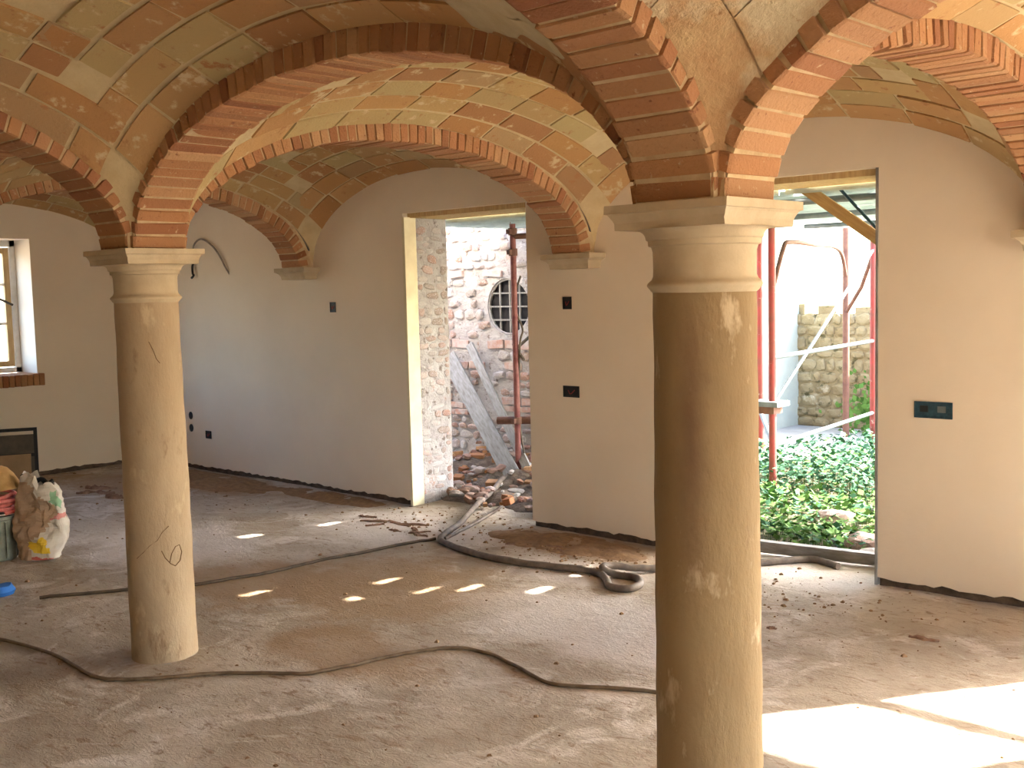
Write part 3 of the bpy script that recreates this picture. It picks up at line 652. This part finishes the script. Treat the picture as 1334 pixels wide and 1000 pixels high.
for i in range(1300):
    k = R_.random()
    if k < 0.4: x, y = R_.gauss(-4.6, 0.45), R_.gauss(5.4, 0.22)
    elif k < 0.6: x, y = R_.gauss(-6.0, 0.5), R_.gauss(5.5, 0.3)
    elif k < 0.75: x, y = R_.gauss(-9.0, 0.7), R_.gauss(5.0, 0.4)
    elif k < 0.85: x, y = R_.gauss(-2.9, 0.4), R_.gauss(5.4, 0.25)
    else: x, y = R_.uniform(-8, -1), R_.uniform(2.2, 5.7)
    if y > YW-0.03 and not (D1[0] < x < D1[1] or D2[0] < x < D2[1]): continue
    if math.hypot(x-XA, y-YA) < 0.2 or math.hypot(x-XB, y-YA) < 0.2: continue
    s = 0.0025 + 0.009*R_.random()**4
    Mx = Matrix.Translation((x, y, fz(x, y)+s*0.4)) @ Matrix.Rotation(R_.uniform(0, 6), 4, 'Z') @ Matrix.Rotation(R_.uniform(-.5, .5), 4, 'X')
    v = [Mx @ Vector(p) for p in ((-s*1.4, -s, -s*.5), (s*1.2, -s*.9, -s*.5), (s*1.3, s, -s*.4), (-s, s*1.1, -s*.5), (-s*.7, -s*.4, s*.6), (s*.7, -s*.5, s*.5), (s*.5, s*.6, s*.7), (-s*.6, s*.5, s*.5))]
    mb.add(v, [(0,3,2,1),(4,5,6,7),(0,1,5,4),(1,2,6,5),(2,3,7,6),(3,0,4,7)])
tag(mb.build('floor_crumbs', M['soil']), 'loose crumbs of soil and mortar scattered over the dusty floor', 'debris', None, 'stuff')
def sliver(x, y, l, w, rz, name, label, group, m, h=0.012):
    mb = MB(); n = 8; pts = []
    for i in range(n+1):
        t = i/n; ww = w*(0.35+0.65*math.sin(math.pi*min(1, t*1.1+0.05)))*(0.8+0.4*R_.random())
        pts.append((l*(t-0.5), R_.uniform(-.15, .15)*w, ww/2, h*(0.5+0.8*R_.random())))
    vs = []
    for a, c, ww, hh in pts: vs += [(a, c-ww, 0), (a, c+ww, 0), (a, c+ww*.5, hh), (a, c-ww*.6, hh*.8)]
    mb.add(vs, [(i*4+k, i*4+(k+1) % 4, (i+1)*4+(k+1) % 4, (i+1)*4+k) for i in range(n) for k in range(4)] + [(3, 2, 1, 0), tuple(n*4+k for k in range(4))])
    o = mb.build(name, m); o.location = (x, y, fz(x, y)); o.rotation_euler = (0, 0, rz); return tag(o, label, 'debris', group)
for i, (x, y, l, w, rz) in enumerate(((-6.50, 5.33, .16, .04, .2), (-6.33, 5.26, .24, .05, .5), (-6.12, 5.30, .30, .05, -.2), (-5.98, 5.34, .22, .04, .35), (-5.85, 5.22, .2, .045, -.5), (-5.76, 5.18, .16, .04, .9), (-5.68, 5.12, .16, .05, -.1), (-6.22, 5.16, .14, .03, 1.1), (-5.95, 5.12, .12, .03, .1))):
    sliver(x, y, l, w, rz, 'wood_splinter', 'splinter of broken wood on the floor left of the grey hose bend', 'wood splinters left of the hose bend', M['bark'])
for i, (x, y, l, w, rz) in enumerate(((-9.5, 4.72, .3, .09, .5), (-9.2, 4.6, .22, .07, .2), (-9.0, 4.78, .34, .06, -.3), (-9.35, 4.5, .16, .05, 1.0), (-8.9, 4.55, .2, .06, .4))):
    sliver(x, y, l, w, rz, 'broken_brick', 'broken reddish brick shard on the floor before the left wall', 'broken brick shards by the left wall', M['bark'], 0.03)
for i, (x, y, l, w, rz) in enumerate(((-4.72, 5.42, .12, .02, .3), (-4.60, 5.35, .10, .03, -.4), (-4.42, 5.50, .09, .02, .1), (-3.0, 4.85, .06, .03, .4), (-2.75, 4.78, .05, .03, .2), (-2.1, 5.05, .14, .03, .1), (-5.0, 5.3, .07, .03, .4))):
    sliver(x, y, l, w, rz, 'wood_scrap', 'small dark scrap lying on the dusty floor right of the first doorway', 'dark scraps on the floor', M['bark'])

# ------------------------------------------------------------------ outside, first doorway: rubble wall with round window
YQ = 7.6; XQ = (-10.5, -5.75); WC = Vector((-7.12, YQ, 1.53)); WR = 0.265
def outer_wall():
    mb = MB(); q = 0.5; n = 32
    def quad(x0, x1, z0, z1): mb.box((x0, YQ, z0), (x1, YQ+0.35, z1))
    quad(XQ[0], WC.x-q, -0.2, 3.4); quad(WC.x+q, XQ[1], -0.2, 3.4); quad(WC.x-q, WC.x+q, -0.2, WC.z-q); quad(WC.x-q, WC.x+q, WC.z+q, 3.4)
    vs = []
    for yy in (YQ, YQ+0.35):
        for k in range(n):
            a = 2*math.pi*k/n; cx_, sz_ = math.cos(a), math.sin(a); m_ = q/max(abs(cx_), abs(sz_))
            vs += [(WC.x+WR*cx_, yy, WC.z+WR*sz_), (WC.x+m_*cx_, yy, WC.z+m_*sz_)]
    fs = []
    for k in range(n):
        j = (k+1) % n
        fs += [(2*k, 2*j, 2*j+1, 2*k+1), (2*n+2*k, 2*n+2*k+1, 2*n+2*j+1, 2*n+2*j), (2*k, 2*n+2*k, 2*n+2*j, 2*j)]
    mb.add(vs, fs)
    w = struct(mb.build('wall_outer', M['limewash'])); cnt = 0
    # stones and bricks proud of the lime; the visible stretch only
    z = -0.05; row = 0
    while z < 2.62:
        h = R_.choice((0.05, 0.06, 0.08, 0.10, 0.07)); x = -8.6 + R_.uniform(0, .1); bricky = R_.random() < 0.28
        while x < -6.6:
            l = R_.uniform(0.18, 0.25) if bricky else R_.uniform(0.07, 0.17)
            cx_, cz_ = x+l/2, z+h/2
            if R_.random() < 0.62 and math.hypot(cx_-WC.x, cz_-WC.z) > WR+0.07 and cnt < 285:
                Mx = Matrix.Translation((cx_, YQ, cz_)) @ Matrix.Rotation(R_.uniform(-.08, .08), 4, 'Y') @ Matrix.Diagonal((l*0.97, 0.03+0.045*R_.random(), h*0.97, 1))
                if bricky: link('brick', BW[R_.randrange(6)], w, Mx)
                else: link('stone', STONES[R_.randrange(6)], w, Mx)
                cnt += 1
            x += l+0.015
        z += h+0.014
    return w
outer_wall()
w2 = bpy.data.objects.new('window_2', None); COL.objects.link(w2); w2.location = WC; struct(w2)
n = 32
v = [(WR*1.01*math.cos(2*math.pi*k/n), 0.055, WR*1.01*math.sin(2*math.pi*k/n)) for k in range(n)] + [(WR*1.01*math.cos(2*math.pi*k/n), 0.08, WR*1.01*math.sin(2*math.pi*k/n)) for k in range(n)]
mb = MB(); mb.add(v, [tuple(range(n)), tuple(range(2*n-1, n-1, -1))] + [(k, (k+1) % n, n+(k+1) % n, n+k) for k in range(n)]); mb.build('unlit_backing', M['dark'], w2)  # near-black disc painted as the unlit space behind the bars
mb = MB(); mb.tube([(WR*0.98*math.cos(2*math.pi*k/n), 0.02, WR*0.96*math.sin(2*math.pi*k/n)) for k in range(n+1)], 0.009, 6); mb.build('window_ring', M['limewash'], w2)
for k in (-1, 0, 1):
    dd = k*0.125; hh = math.sqrt((WR*.97)**2-dd**2)
    mb = MB(); mb.box((dd-0.008, 0.025, -hh), (dd+0.008, 0.04, hh)); mb.build('vertical_bar', M['greyplank'], w2)
    mb = MB(); mb.box((-hh, 0.02, dd-0.007), (hh, 0.035, dd+0.007)); mb.build('horizontal_bar', M['greyplank'], w2)

# rubble pile in the first doorway
mb = MB()
nx, ny = 44, 44; vs = []
for j in range(ny+1):
    for i in range(nx+1):
        x = -7.5 + 2.3*i/nx; y = 6.05 + 1.6*j/ny; e = min(1, i/6, (nx-i)/6, j/8)
        vs.append((x, y, -0.05 + e*(0.07 + 0.13*(y-6.0) + 0.09*noise.noise(Vector((x*3, y*3, 5)))+0.05*noise.noise(Vector((x*11, y*11, 9))))))
fs = [(j*(nx+1)+i, j*(nx+1)+i+1, (j+1)*(nx+1)+i+1, (j+1)*(nx+1)+i) for j in range(ny) for i in range(nx)]
tag(link('rubble_bed', new_mesh('rubble_bed', vs, fs, M['dirt'], True)), 'bed of earth and fine rubble under the stones outside the first doorway', 'rubble', None, 'stuff')
for i in range(290):
    y = 6.08 + 1.45*R_.random(); x = R_.uniform(-7.45, -5.3) if y > 6.35 else R_.uniform(-6.45, -5.35)
    s = 0.028 + 0.055*R_.random()**2
    zz = 0.02 + 0.13*(y-6.0) + 0.09*noise.noise(Vector((x*3, y*3, 5)))
    me = RUB[i % 6] if R_.random() < .75 else BR[i % 6]
    o = link('rubble_stone', me, None, Matrix.Translation((x, y, zz+s*0.2)) @ Matrix.Rotation(R_.uniform(0, 6), 4, 'Z') @ Matrix.Rotation(R_.uniform(-.6, .6), 4, 'X') @ Matrix.Diagonal((s*1.5, s*R_.uniform(.8, 1.3), s*R_.uniform(.5, .9), 1)))
    tag(o, 'stone or brick lump in the rubble pile outside the first doorway', 'rubble', 'rubble pile outside the first doorway')

# planks leaning in the doorway
def beam(name, a, b_, w, t, m, label=None, cat=None, parent=None, wdir=(1, 0, 0), group=None):
    a, b_ = Vector(a), Vector(b_); d = b_-a; L_ = d.length; d.normalize(); wv = Vector(wdir); wv = (wv - d*wv.dot(d)).normalized(); nv = d.cross(wv)
    mb = MB(); Mx = Matrix(((wv.x, nv.x, d.x, 0), (wv.y, nv.y, d.y, 0), (wv.z, nv.z, d.z, 0), (0, 0, 0, 1)))
    mb.box((-w/2, -t/2, 0), (w/2, t/2, L_)); o = mb.build(name, m, parent, False, Matrix.Translation(a) @ Mx)
    if label: tag(o, label, cat, group)
    return o
beam('plank', (-6.34, 6.76, 0.14), (-7.86, 7.52, 1.05), 0.15, 0.03, M['greyplank'], 'wide grey plank leaning on the rubble wall in the first doorway', 'plank')
beam('plank', (-6.20, 6.84, 0.14), (-7.57, 7.53, 1.17), 0.07, 0.035, M['greyplank'], 'narrow grey batten leaning right of the wide plank in the first doorway', 'plank')
beam('plank', (-3.98, 5.98, 0.06), (-2.74, 6.24, 0.04), 0.07, 0.06, M['greyplank'], 'grey board laid across the threshold of the second doorway', 'board', None, (0, 0, 1))

# scaffold pole by the first doorway
sp = thing('scaffold_post', 'dark red scaffold post with a short cross tube outside the first doorway', 'scaffold', (-6.39, 6.9, 0.0))
mb = MB(); mb.tube([(0, 0, 0.05), (0, 0, 3.0)], 0.026, 12); mb.build('upright', M['maroon'], sp, True)
mb = MB(); mb.tube([(-0.20, -.03, 0.57), (0.75, .35, 0.60)], 0.034, 10); mb.build('cross_tube', M['brownsteel'], sp, True)
mb = MB(); mb.tube([(0.0, 0, 2.13), (0.8, .3, 2.14)], 0.024, 10); mb.build('cross_tube', M['brownsteel'], sp, True)
for z in (2.17, 0.58, 2.0):
    mb = MB(); mb.tube([(0, 0, z-0.03), (0, 0, z+0.03)], 0.038, 10); mb.box((-0.02, -0.06, z-0.02), (0.02, 0.03, z+0.02)); mb.build('clamp', M['brownsteel'], sp)
mb = MB(); mb.tube(spline([(0.05, 0.03, 1.8), (-0.02, 0.04, 1.66), (0.0, 0.02, 1.5), (0.06, 0.03, 1.35), (0.04, 0.01, 1.2), (0.0, 0.03, .6), (0.05, 0.02, .3)], 8), 0.009, 6); mb.build('hanging_cord', M['cable'], sp, True)
mb = MB(); mb.tube(spline([(-6.75, 7.5, 1.27), (-6.65, 7.2, 1.18), (-6.5, 7.0, 1.22), (-6.3, 6.9, 1.10)], 8), 0.014, 6)
tag(mb.build('cable', M['cable'], None, True), 'black cable strung below the round window to the scaffold post', 'cable')

# ------------------------------------------------------------------ outside, second doorway: ground, slab, scaffold, old wall
mb = MB(); mb.box((-60, YW+TW, -0.3), (60, 80, -0.03)); mb.box((-60, -60, -0.3), (XW-TW, YW+TW, -0.03)); mb.box((XR+TW, -60, -0.3), (60, YW+TW, -0.03)); mb.box((XW-TW, -60, -0.3), (XR+TW, YS-TW, -0.03))
struct(mb.build('ground', M['bounce_ground']))
mb = MB(); mb.box((-7.4, YW+TW, -0.1), (-1.2, 11.8, -0.025)); struct(mb.build('garden_bed', M['earth']))
mb = MB(); mb.add([(-5.15, 9.30, -.05), (-4.55, 10.9, -.05), (-4.9, 11.75, -.05), (-7.5, 11.75, -.05), (-7.0, 8.9, -.05), (-5.15, 9.30, .02), (-4.55, 10.9, .02), (-4.9, 11.75, .02), (-7.5, 11.75, .02), (-7.0, 8.9, .02)],
    [(4,3,2,1,0), (5,6,7,8,9), (0,1,6,5), (1,2,7,6), (2,3,8,7), (3,4,9,8), (4,0,5,9)])
struct(mb.build('concrete_slab', M['concrete']))
mb = MB(); mb.box((-9.5, 11.8, -0.1), (-1.5, 12.15, 1.28))
x = -9.5
while x < -1.6:
    l = R_.uniform(.1, .25); mb.box((x, 11.82, 1.28), (x+l, 12.1, 1.28+R_.uniform(0.02, 0.16))); x += l
ow = struct(mb.build('garden_wall', M['oldwall']))
cnt = 0; z = 0.0
while z < 1.25 and cnt < 290:
    h = R_.uniform(.08, .15); x = -7.4 + R_.uniform(0, .1)
    while x < -4.6 and cnt < 290:
        l = R_.uniform(.1, .24)
        link('stone', OST[cnt % 6] if 'OST' in globals() else (globals().__setitem__('OST', [stone_mesh(i+40, M['oldwall']) for i in range(6)]) or OST[0]), ow, Matrix.Translation((x+l/2, 11.8, z+h/2)) @ Matrix.Diagonal((l*.99, .05, h*.99, 1)))
        cnt += 1; x += l+.01
    z += h+.01
mb = MB(); mb.box((-10.5, 10.6, -0.1), (-6.42, 14.5, 4.5)); struct(mb.build('annex', M['paleplaster']))

# big weeds: broad leaves in one mesh
def weeds():
    mb = MB(); RR = random.Random(5)
    for i in range(15000):
        y = 6.42 + 4.3*RR.random()**1.25; xc = -3.35 - (y-6.4)*0.55; x = xc + RR.uniform(-1.6, 1.25)
        if y > 9.2 and (x-(-5.15)) < (y-9.3)*0.375-0.03 and y > 9.0: continue
        lit = noise.noise(Vector((x*1.3, y*1.3, 0))) ; near = y < 7.9
        if y < 7.35 and noise.noise(Vector((x*2.2, y*2.2, 4))) < 0.02 and RR.random() < .8: continue
        hgt = (0.05+0.20*RR.random())*(0.55 if near else 1.1); l = RR.uniform(.03, .075); w = l*RR.uniform(.3, .5)
        a = RR.uniform(0, 6.28); e = RR.uniform(-.3, .9)
        d = Vector((math.cos(a)*math.cos(e), math.sin(a)*math.cos(e), math.sin(e))); s_ = Vector((-math.sin(a), math.cos(a), RR.uniform(-.3, .3))).normalized()
        p = Vector((x, y, -0.03+hgt)); mi = 1 if (RR.random() < (.75 if near else .12)) else 0
        mb.add([p, p+d*l*.5+s_*w, p+d*l, p+d*l*.5-s_*w], [(0, 1, 2, 3)], mi)
        if i % 3 == 0:
            mb.add([Vector((x-.002, y, -.04)), Vector((x+.002, y, -.04)), p+Vector((0, .002, 0))], [(0, 1, 2)], 1)
    me = new_mesh('weeds', mb.v, mb.f, [M['leafA'], M['leafB']]); me.polygons.foreach_set('material_index', mb.mi)
    tag(link('weeds', me), 'dense green weeds growing outside the second doorway', 'weeds', None, 'stuff')
weeds()
for i, (x, y, s, l) in enumerate(((-3.12, 6.62, .20, 'largest grey stone at the edge of the weeds outside the second doorway'), (-2.93, 6.56, .13, 'smaller dark stone right of the largest grey stone by the weeds'), (-3.30, 6.55, .11, 'small stone left of the largest grey stone by the weeds'), (-3.55, 7.05, .16, 'flat pale stone lying in the middle of the weeds'), (-3.35, 7.65, .13, 'flat pale stone at the right side of the weeds'), (-3.0, 6.42, .12, 'pale stone just outside the threshold at the right jamb'))):
    o = link('garden_stone', STONES[i % 6], None, Matrix.Translation((x, y, .0+s*.12+(.05 if i in (3, 4) else 0))) @ Matrix.Rotation(i*1.3, 4, 'Z') @ Matrix.Diagonal((s*1.4, s, s*.6, 1))); tag(o, l, 'stone')
# climbing leaves on the old wall
mb = MB(); RR = random.Random(9)
for i in range(500):
    p = Vector((RR.gauss(-5.25, .22), 11.55+RR.uniform(-.15, .1), max(0.0, RR.gauss(.28, .16)))); a = RR.uniform(0, 6.28); l = RR.uniform(.04, .09)
    d = Vector((math.cos(a), RR.uniform(-.4, .1), math.sin(a))).normalized(); s_ = d.cross(Vector((0, 1, .3))).normalized()*l*.4
    mb.add([p, p+d*l*.5+s_, p+d*l, p+d*l*.5-s_], [(0, 1, 2, 3)])
tag(link('shrub', new_mesh('shrub', mb.v, mb.f, M['leafB'])), 'small light green shrub at the foot of the old garden wall', 'shrub', None, 'stuff')

sc = thing('scaffold', 'tall scaffold of red tubes and pale rails with a steel deck outside the second doorway', 'scaffold', (0, 0, 0))
T1, T2, T3, T0 = Vector((-4.571, 7.974, 0)), Vector((-5.431, 11.0, 0)), Vector((-4.898, 10.502, 0)), Vector((-5.55, 9.45, 0))
def tube(name, pts, rad, m): mb = MB(); mb.tube(pts, rad, 12); return mb.build(name, m, sc, True)
zed = lambda p, z: (p.x, p.y, z)
tube('upright', [zed(T1, 0.0), zed(T1, 2.24)], 0.03, M['redsteel'])
tube('upright', [zed(T2, 0.0), zed(T2, 2.24)], 0.034, M['brownsteel'])
tube('upright', [zed(T3, 0.0), zed(T3, 2.24)], 0.03, M['redsteel'])
tube('upright', [zed(T0, 0.0), zed(T0, 2.24)], 0.034, M['redsteel'])
for X, Y in ((-1.0, 7.974), (-1.0, 9.9), (-2.8, 9.9)): tube('upright', [(X, Y, 0), (X, Y, 2.24)], 0.03, M['redsteel'])
for z in (1.09, 0.375): tube('rail', [zed(T1, z), zed(T3, z)], 0.018, M['steel'])
tube('rail', [zed(T1, 0.40), zed(T0, 0.45)], 0.02, M['steel'])
tube('brace', [zed(T1, 0.70), zed(T3, 1.99)], 0.015, M['steel'])
tube('brace', [zed(T3, 1.95), (T3.x+(T2.x-T3.x)*.5, T3.y+.3, 1.62), zed(T2, 1.35)], 0.02, M['brownsteel'])
q = T1.lerp(T2, .12); q2 = T1.lerp(T2, .80)
tube('portal_frame', spline([zed(T1, 1.60), zed(q, 1.96), zed(T1.lerp(T2, .2), 2.03), zed(T1.lerp(T2, .5), 2.03), zed(q2, 2.03), zed(T1.lerp(T2, .93), 1.95), zed(T2, 1.72)], 6), 0.02, M['brownsteel'])
for P in (T1, T2, T3, T0):
    mb = MB(); mb.box((P.x-.09, P.y-.09, -.03), (P.x+.09, P.y+.09, .035)); mb.build('base_plate', M['white'], sc)
mb = MB(); mb.box((T1.x-.16, T1.y-.10, .70), (T1.x+.10, T1.y+.10, .74)); mb.build('bracket_tray', M['steel'], sc)
mb = MB(); mb.box((T1.x-.13, T1.y-.07, .64), (T1.x+.05, T1.y+.07, .70)); mb.build('bracket_tray', M['brownsteel'], sc)
# deck planks at z 2.26: gaps at some plank ends let the sun through in spots
gaps = {}; PW = 0.20
for gx, gy, gw in ((-2.98, 6.58, 0.072), (-2.27, 7.37, 0.068), (-3.12, 6.98, 0.048), (-2.62, 7.18, 0.052), (-2.30, 7.78, 0.048), (-4.83, 7.15, 0.080), (-4.70, 7.80, 0.056), (-3.53, 6.38, 0.040), (-2.78, 7.0, 0.032)):
    gaps.setdefault(int((gy-6.285)/PW), []).append((gx, gw))
for rI in range(17):
    y0 = 6.285 + PW*rI; xa_, xb_ = (-7.1 if y0 < 7.3 else -5.72), -0.75  # deck run past the first doorway, out of view, to block its sun
    edges = sorted(gaps.get(rI, [])); x = xa_; segs = []
    for gx, gw in edges: segs.append((x, gx-gw/2)); x = gx+gw/2
    segs.append((x, xb_))
    for s0, s1 in segs:
        nn = max(1, round((s1-s0)/2.6))
        for k in range(nn):
            a, b_ = s0+(s1-s0)*k/nn, s0+(s1-s0)*(k+1)/nn
            mb = MB(); mb.box((a, y0, 2.262), (b_, y0+PW, 2.272))
            mb.box((a+.001, y0+.001, 2.235), (b_-.001, y0+.010, 2.262)); mb.box((a+.001, y0+PW-.010, 2.235), (b_-.001, y0+PW-.001, 2.262))
            mb.build('deck_plank', M['deck'], sc)
for y in (6.5, 7.974, 9.5): tube('ledger', [(-5.1, y, 2.20), (-0.8, y, 2.20)], 0.022, M['steel'])
tube('upright', [(-1.0, 6.5, -.03), (-1.0, 6.5, 2.24)], 0.024, M['redsteel'])
beam('board', (-3.43, 6.30, 2.30), (-2.90, 6.33, 1.92), 0.07, 0.025, M['wood'], None, None, sc, (0, 0, 1))
tube('brace', [(-3.20, 6.36, 2.27), (-2.92, 6.38, 1.96)], 0.010, M['bluebox'])

# ------------------------------------------------------------------ things at the left edge
def sack():
    t = thing('cement_sack', 'crumpled white printed sack with a brown side standing at the left edge', 'sack', (-7.23, 3.16, 0.0), 0)
    lv = []; n = 20; H_ = 0.56
    # local axes: a = image-right direction, b = away from camera
    ra = Vector((0.7323, 0.6805, 0)).normalized(); rb = Vector((-0.68, 0.73, 0)).normalized()
    vs = []; N_ = 56; rws = 34
    for j in range(rws):
        z = j/(rws-1); wl = -0.10 - 0.045*math.sin(math.pi*min(1, z*1.1)) - 0.03*(1-z); wr = 0.115 + 0.075*math.sin(math.pi*z*0.95) - 0.02*z; d = 0.10*(1-0.45*z)
        for k in range(N_):
            a = 2*math.pi*k/N_; ca, sa = math.cos(a), math.sin(a); ca = math.copysign(abs(ca)**.75, ca); sa = math.copysign(abs(sa)**.75, sa)
            xx = (wr if ca > 0 else -wl)*ca; yy = d*sa
            cr = 0.02*noise.noise(Vector((xx*9, yy*9, z*5+3))) + 0.012*noise.noise(Vector((xx*25, yy*25, z*14)))
            top = 0.0 if j < rws-1 else 0.012*math.sin(k*0.55)
            P = ra*(xx+cr) + rb*(yy+cr*1.2); vs.append((P.x, P.y, 0.012 + z*H_*(1.0 - 0.12*(ca > 0)*z) + top))
    fs = [(j*N_+k, j*N_+(k+1) % N_, (j+1)*N_+(k+1) % N_, (j+1)*N_+k) for j in range(rws-1) for k in range(N_)] + [tuple(range(N_-1, -1, -1))]
    mi = []
    for j in range(rws-1):
        for k in range(N_):
            P = Vector(vs[j*N_+k]); a = P.dot(ra); z = P.z
            w_ = .015*math.sin(z*40)+.012*math.sin(z*17+1); brown = (z > .10 and a < 0.145 - abs(z-.30)*1.0 + w_ and z < .50+w_) or (z <= .10 and a < -0.06+w_)
            mi.append(1 if brown else 0)
    mi.append(0)
    me = new_mesh('sack_body', vs, fs, [M['sack'], M['sackpaper']], False); me.polygons.foreach_set('material_index', mi); link('sack_body', me, t)
    mb = MB(); top = [ra*(-0.10) + Vector((0, 0, .56)), ra*(-0.05) - rb*.03 + Vector((0, 0, .50)), ra*0.02 + Vector((0, 0, .53)), ra*0.07 - rb*.02 + Vector((0, 0, .50)), ra*.10 + Vector((0, 0, .52))]
    mb.tube(spline([tuple(p) for p in top], 5), 0.016, 6); mb.build('mouth_shade', M['black'], t, True)  # black tube paints the dark inside of the open mouth
    return t
sack()
bk = thing('bucket', 'grey green plastic bucket cut by the left edge, red hose on top', 'bucket', (-7.47, 2.98, 0))
mb = MB(); mb.lathe([(0.105, 0.0), (0.112, .01), (0.128, .27), (0.136, .275), (0.136, .295), (0.122, .295), (0.108, .03)], 28); mb.build('bucket_body', M['bucket'], bk, True)
mb = MB()
for k in range(9):
    a = 2*math.pi*k/9; mb.box((-.006, -.006, .02), (.006, .006, .26), 0, Matrix.Rotation(a, 4, 'Z') @ Matrix.Translation((.124, 0, 0)) @ Matrix.Rotation(.06, 4, 'Y'))
mb.build('bucket_ribs', M['bucket'], bk)
mb = MB(); mb.tube([(.13*math.cos(k*.15-1.6), .13*math.sin(k*.15-1.6), .29+.02*math.sin(k*.15)) for k in range(22)], .004, 6); mb.build('bucket_handle', M['white'], bk)
pts = []
for k in range(110):
    a = k*0.26; rr_ = .115+.018*math.sin(k*.37); pts.append((-7.46+rr_*math.cos(a), 2.98+rr_*math.sin(a), .315+.0011*k+.006*math.sin(k*.9)))
mb = MB(); mb.tube(pts, .0135, 8); tag(mb.build('coiled_hose', M['pink'], None, True), 'coil of pink red hose lying on the grey bucket', 'hose')
mb = MB(); mb.lathe([(0.15, .47), (0.175, .475), (0.165, .50), (0.13, .56), (0.09, .60), (0.04, .62), (0.005, .622)], 28, 0)
for i, v in enumerate(mb.v): mb.v[i] = (v[0]-7.47+.02*noise.noise(Vector(v)*6), v[1]+2.97+.02*noise.noise(Vector(v)*6+Vector((3, 3, 3))), v[2]+.012*noise.noise(Vector(v)*5))
tag(mb.build('straw_hat', M['straw'], None, True), 'tan domed cover resting on the coiled hose at the left edge', 'cover')
# dark framed panel leaning in front of the left wall
pn = thing('framed_panel', 'dark panel in a metal frame standing on the floor below the left window', 'panel', (-10.03, 4.18, 0), math.radians(62))
mb = MB(); tl = 0.12
Mx = Matrix.Rotation(-tl, 4, 'X')
for lo, hi in (((-.45, -.02, 0), (-.42, .01, .56)), ((.17, -.02, 0), (.20, .01, .56)), ((-.45, -.02, .53), (.20, .01, .56)), ((-.45, -.02, .30), (.20, .0, .33))): mb.box(lo, hi, 0, Mx)
mb.build('frame', M['black'], pn)
mb = MB(); mb.box((-.42, -.012, .02), (.17, .0, .50), 0, Mx); mb.build('infill', M['greypanel'], pn)
pc = beam('cardboard_sheet', (-9.92, 4.14, .0), (-9.99, 4.18, .33), .26, .012, M['card'], 'brown cardboard sheet leaning against the dark framed panel', 'cardboard', None, (0.6, 0.8, 0))
mb = MB(); mb.lathe([(0.01, 0.0), (.06, .005), (.075, .03), (.06, .06), (.02, .07)], 12)
for i, v in enumerate(mb.v): k = 1+.4*noise.noise(Vector(v)*12+Vector((1, 2, 3))); mb.v[i] = (v[0]*k, v[1]*k, v[2]*k)
o = mb.build('rag', M['bluerag'], None, True); o.location = (-6.515, 2.585, fz(-6.5, 2.6)); tag(o, 'bright blue rag on the floor at the left edge', 'rag')
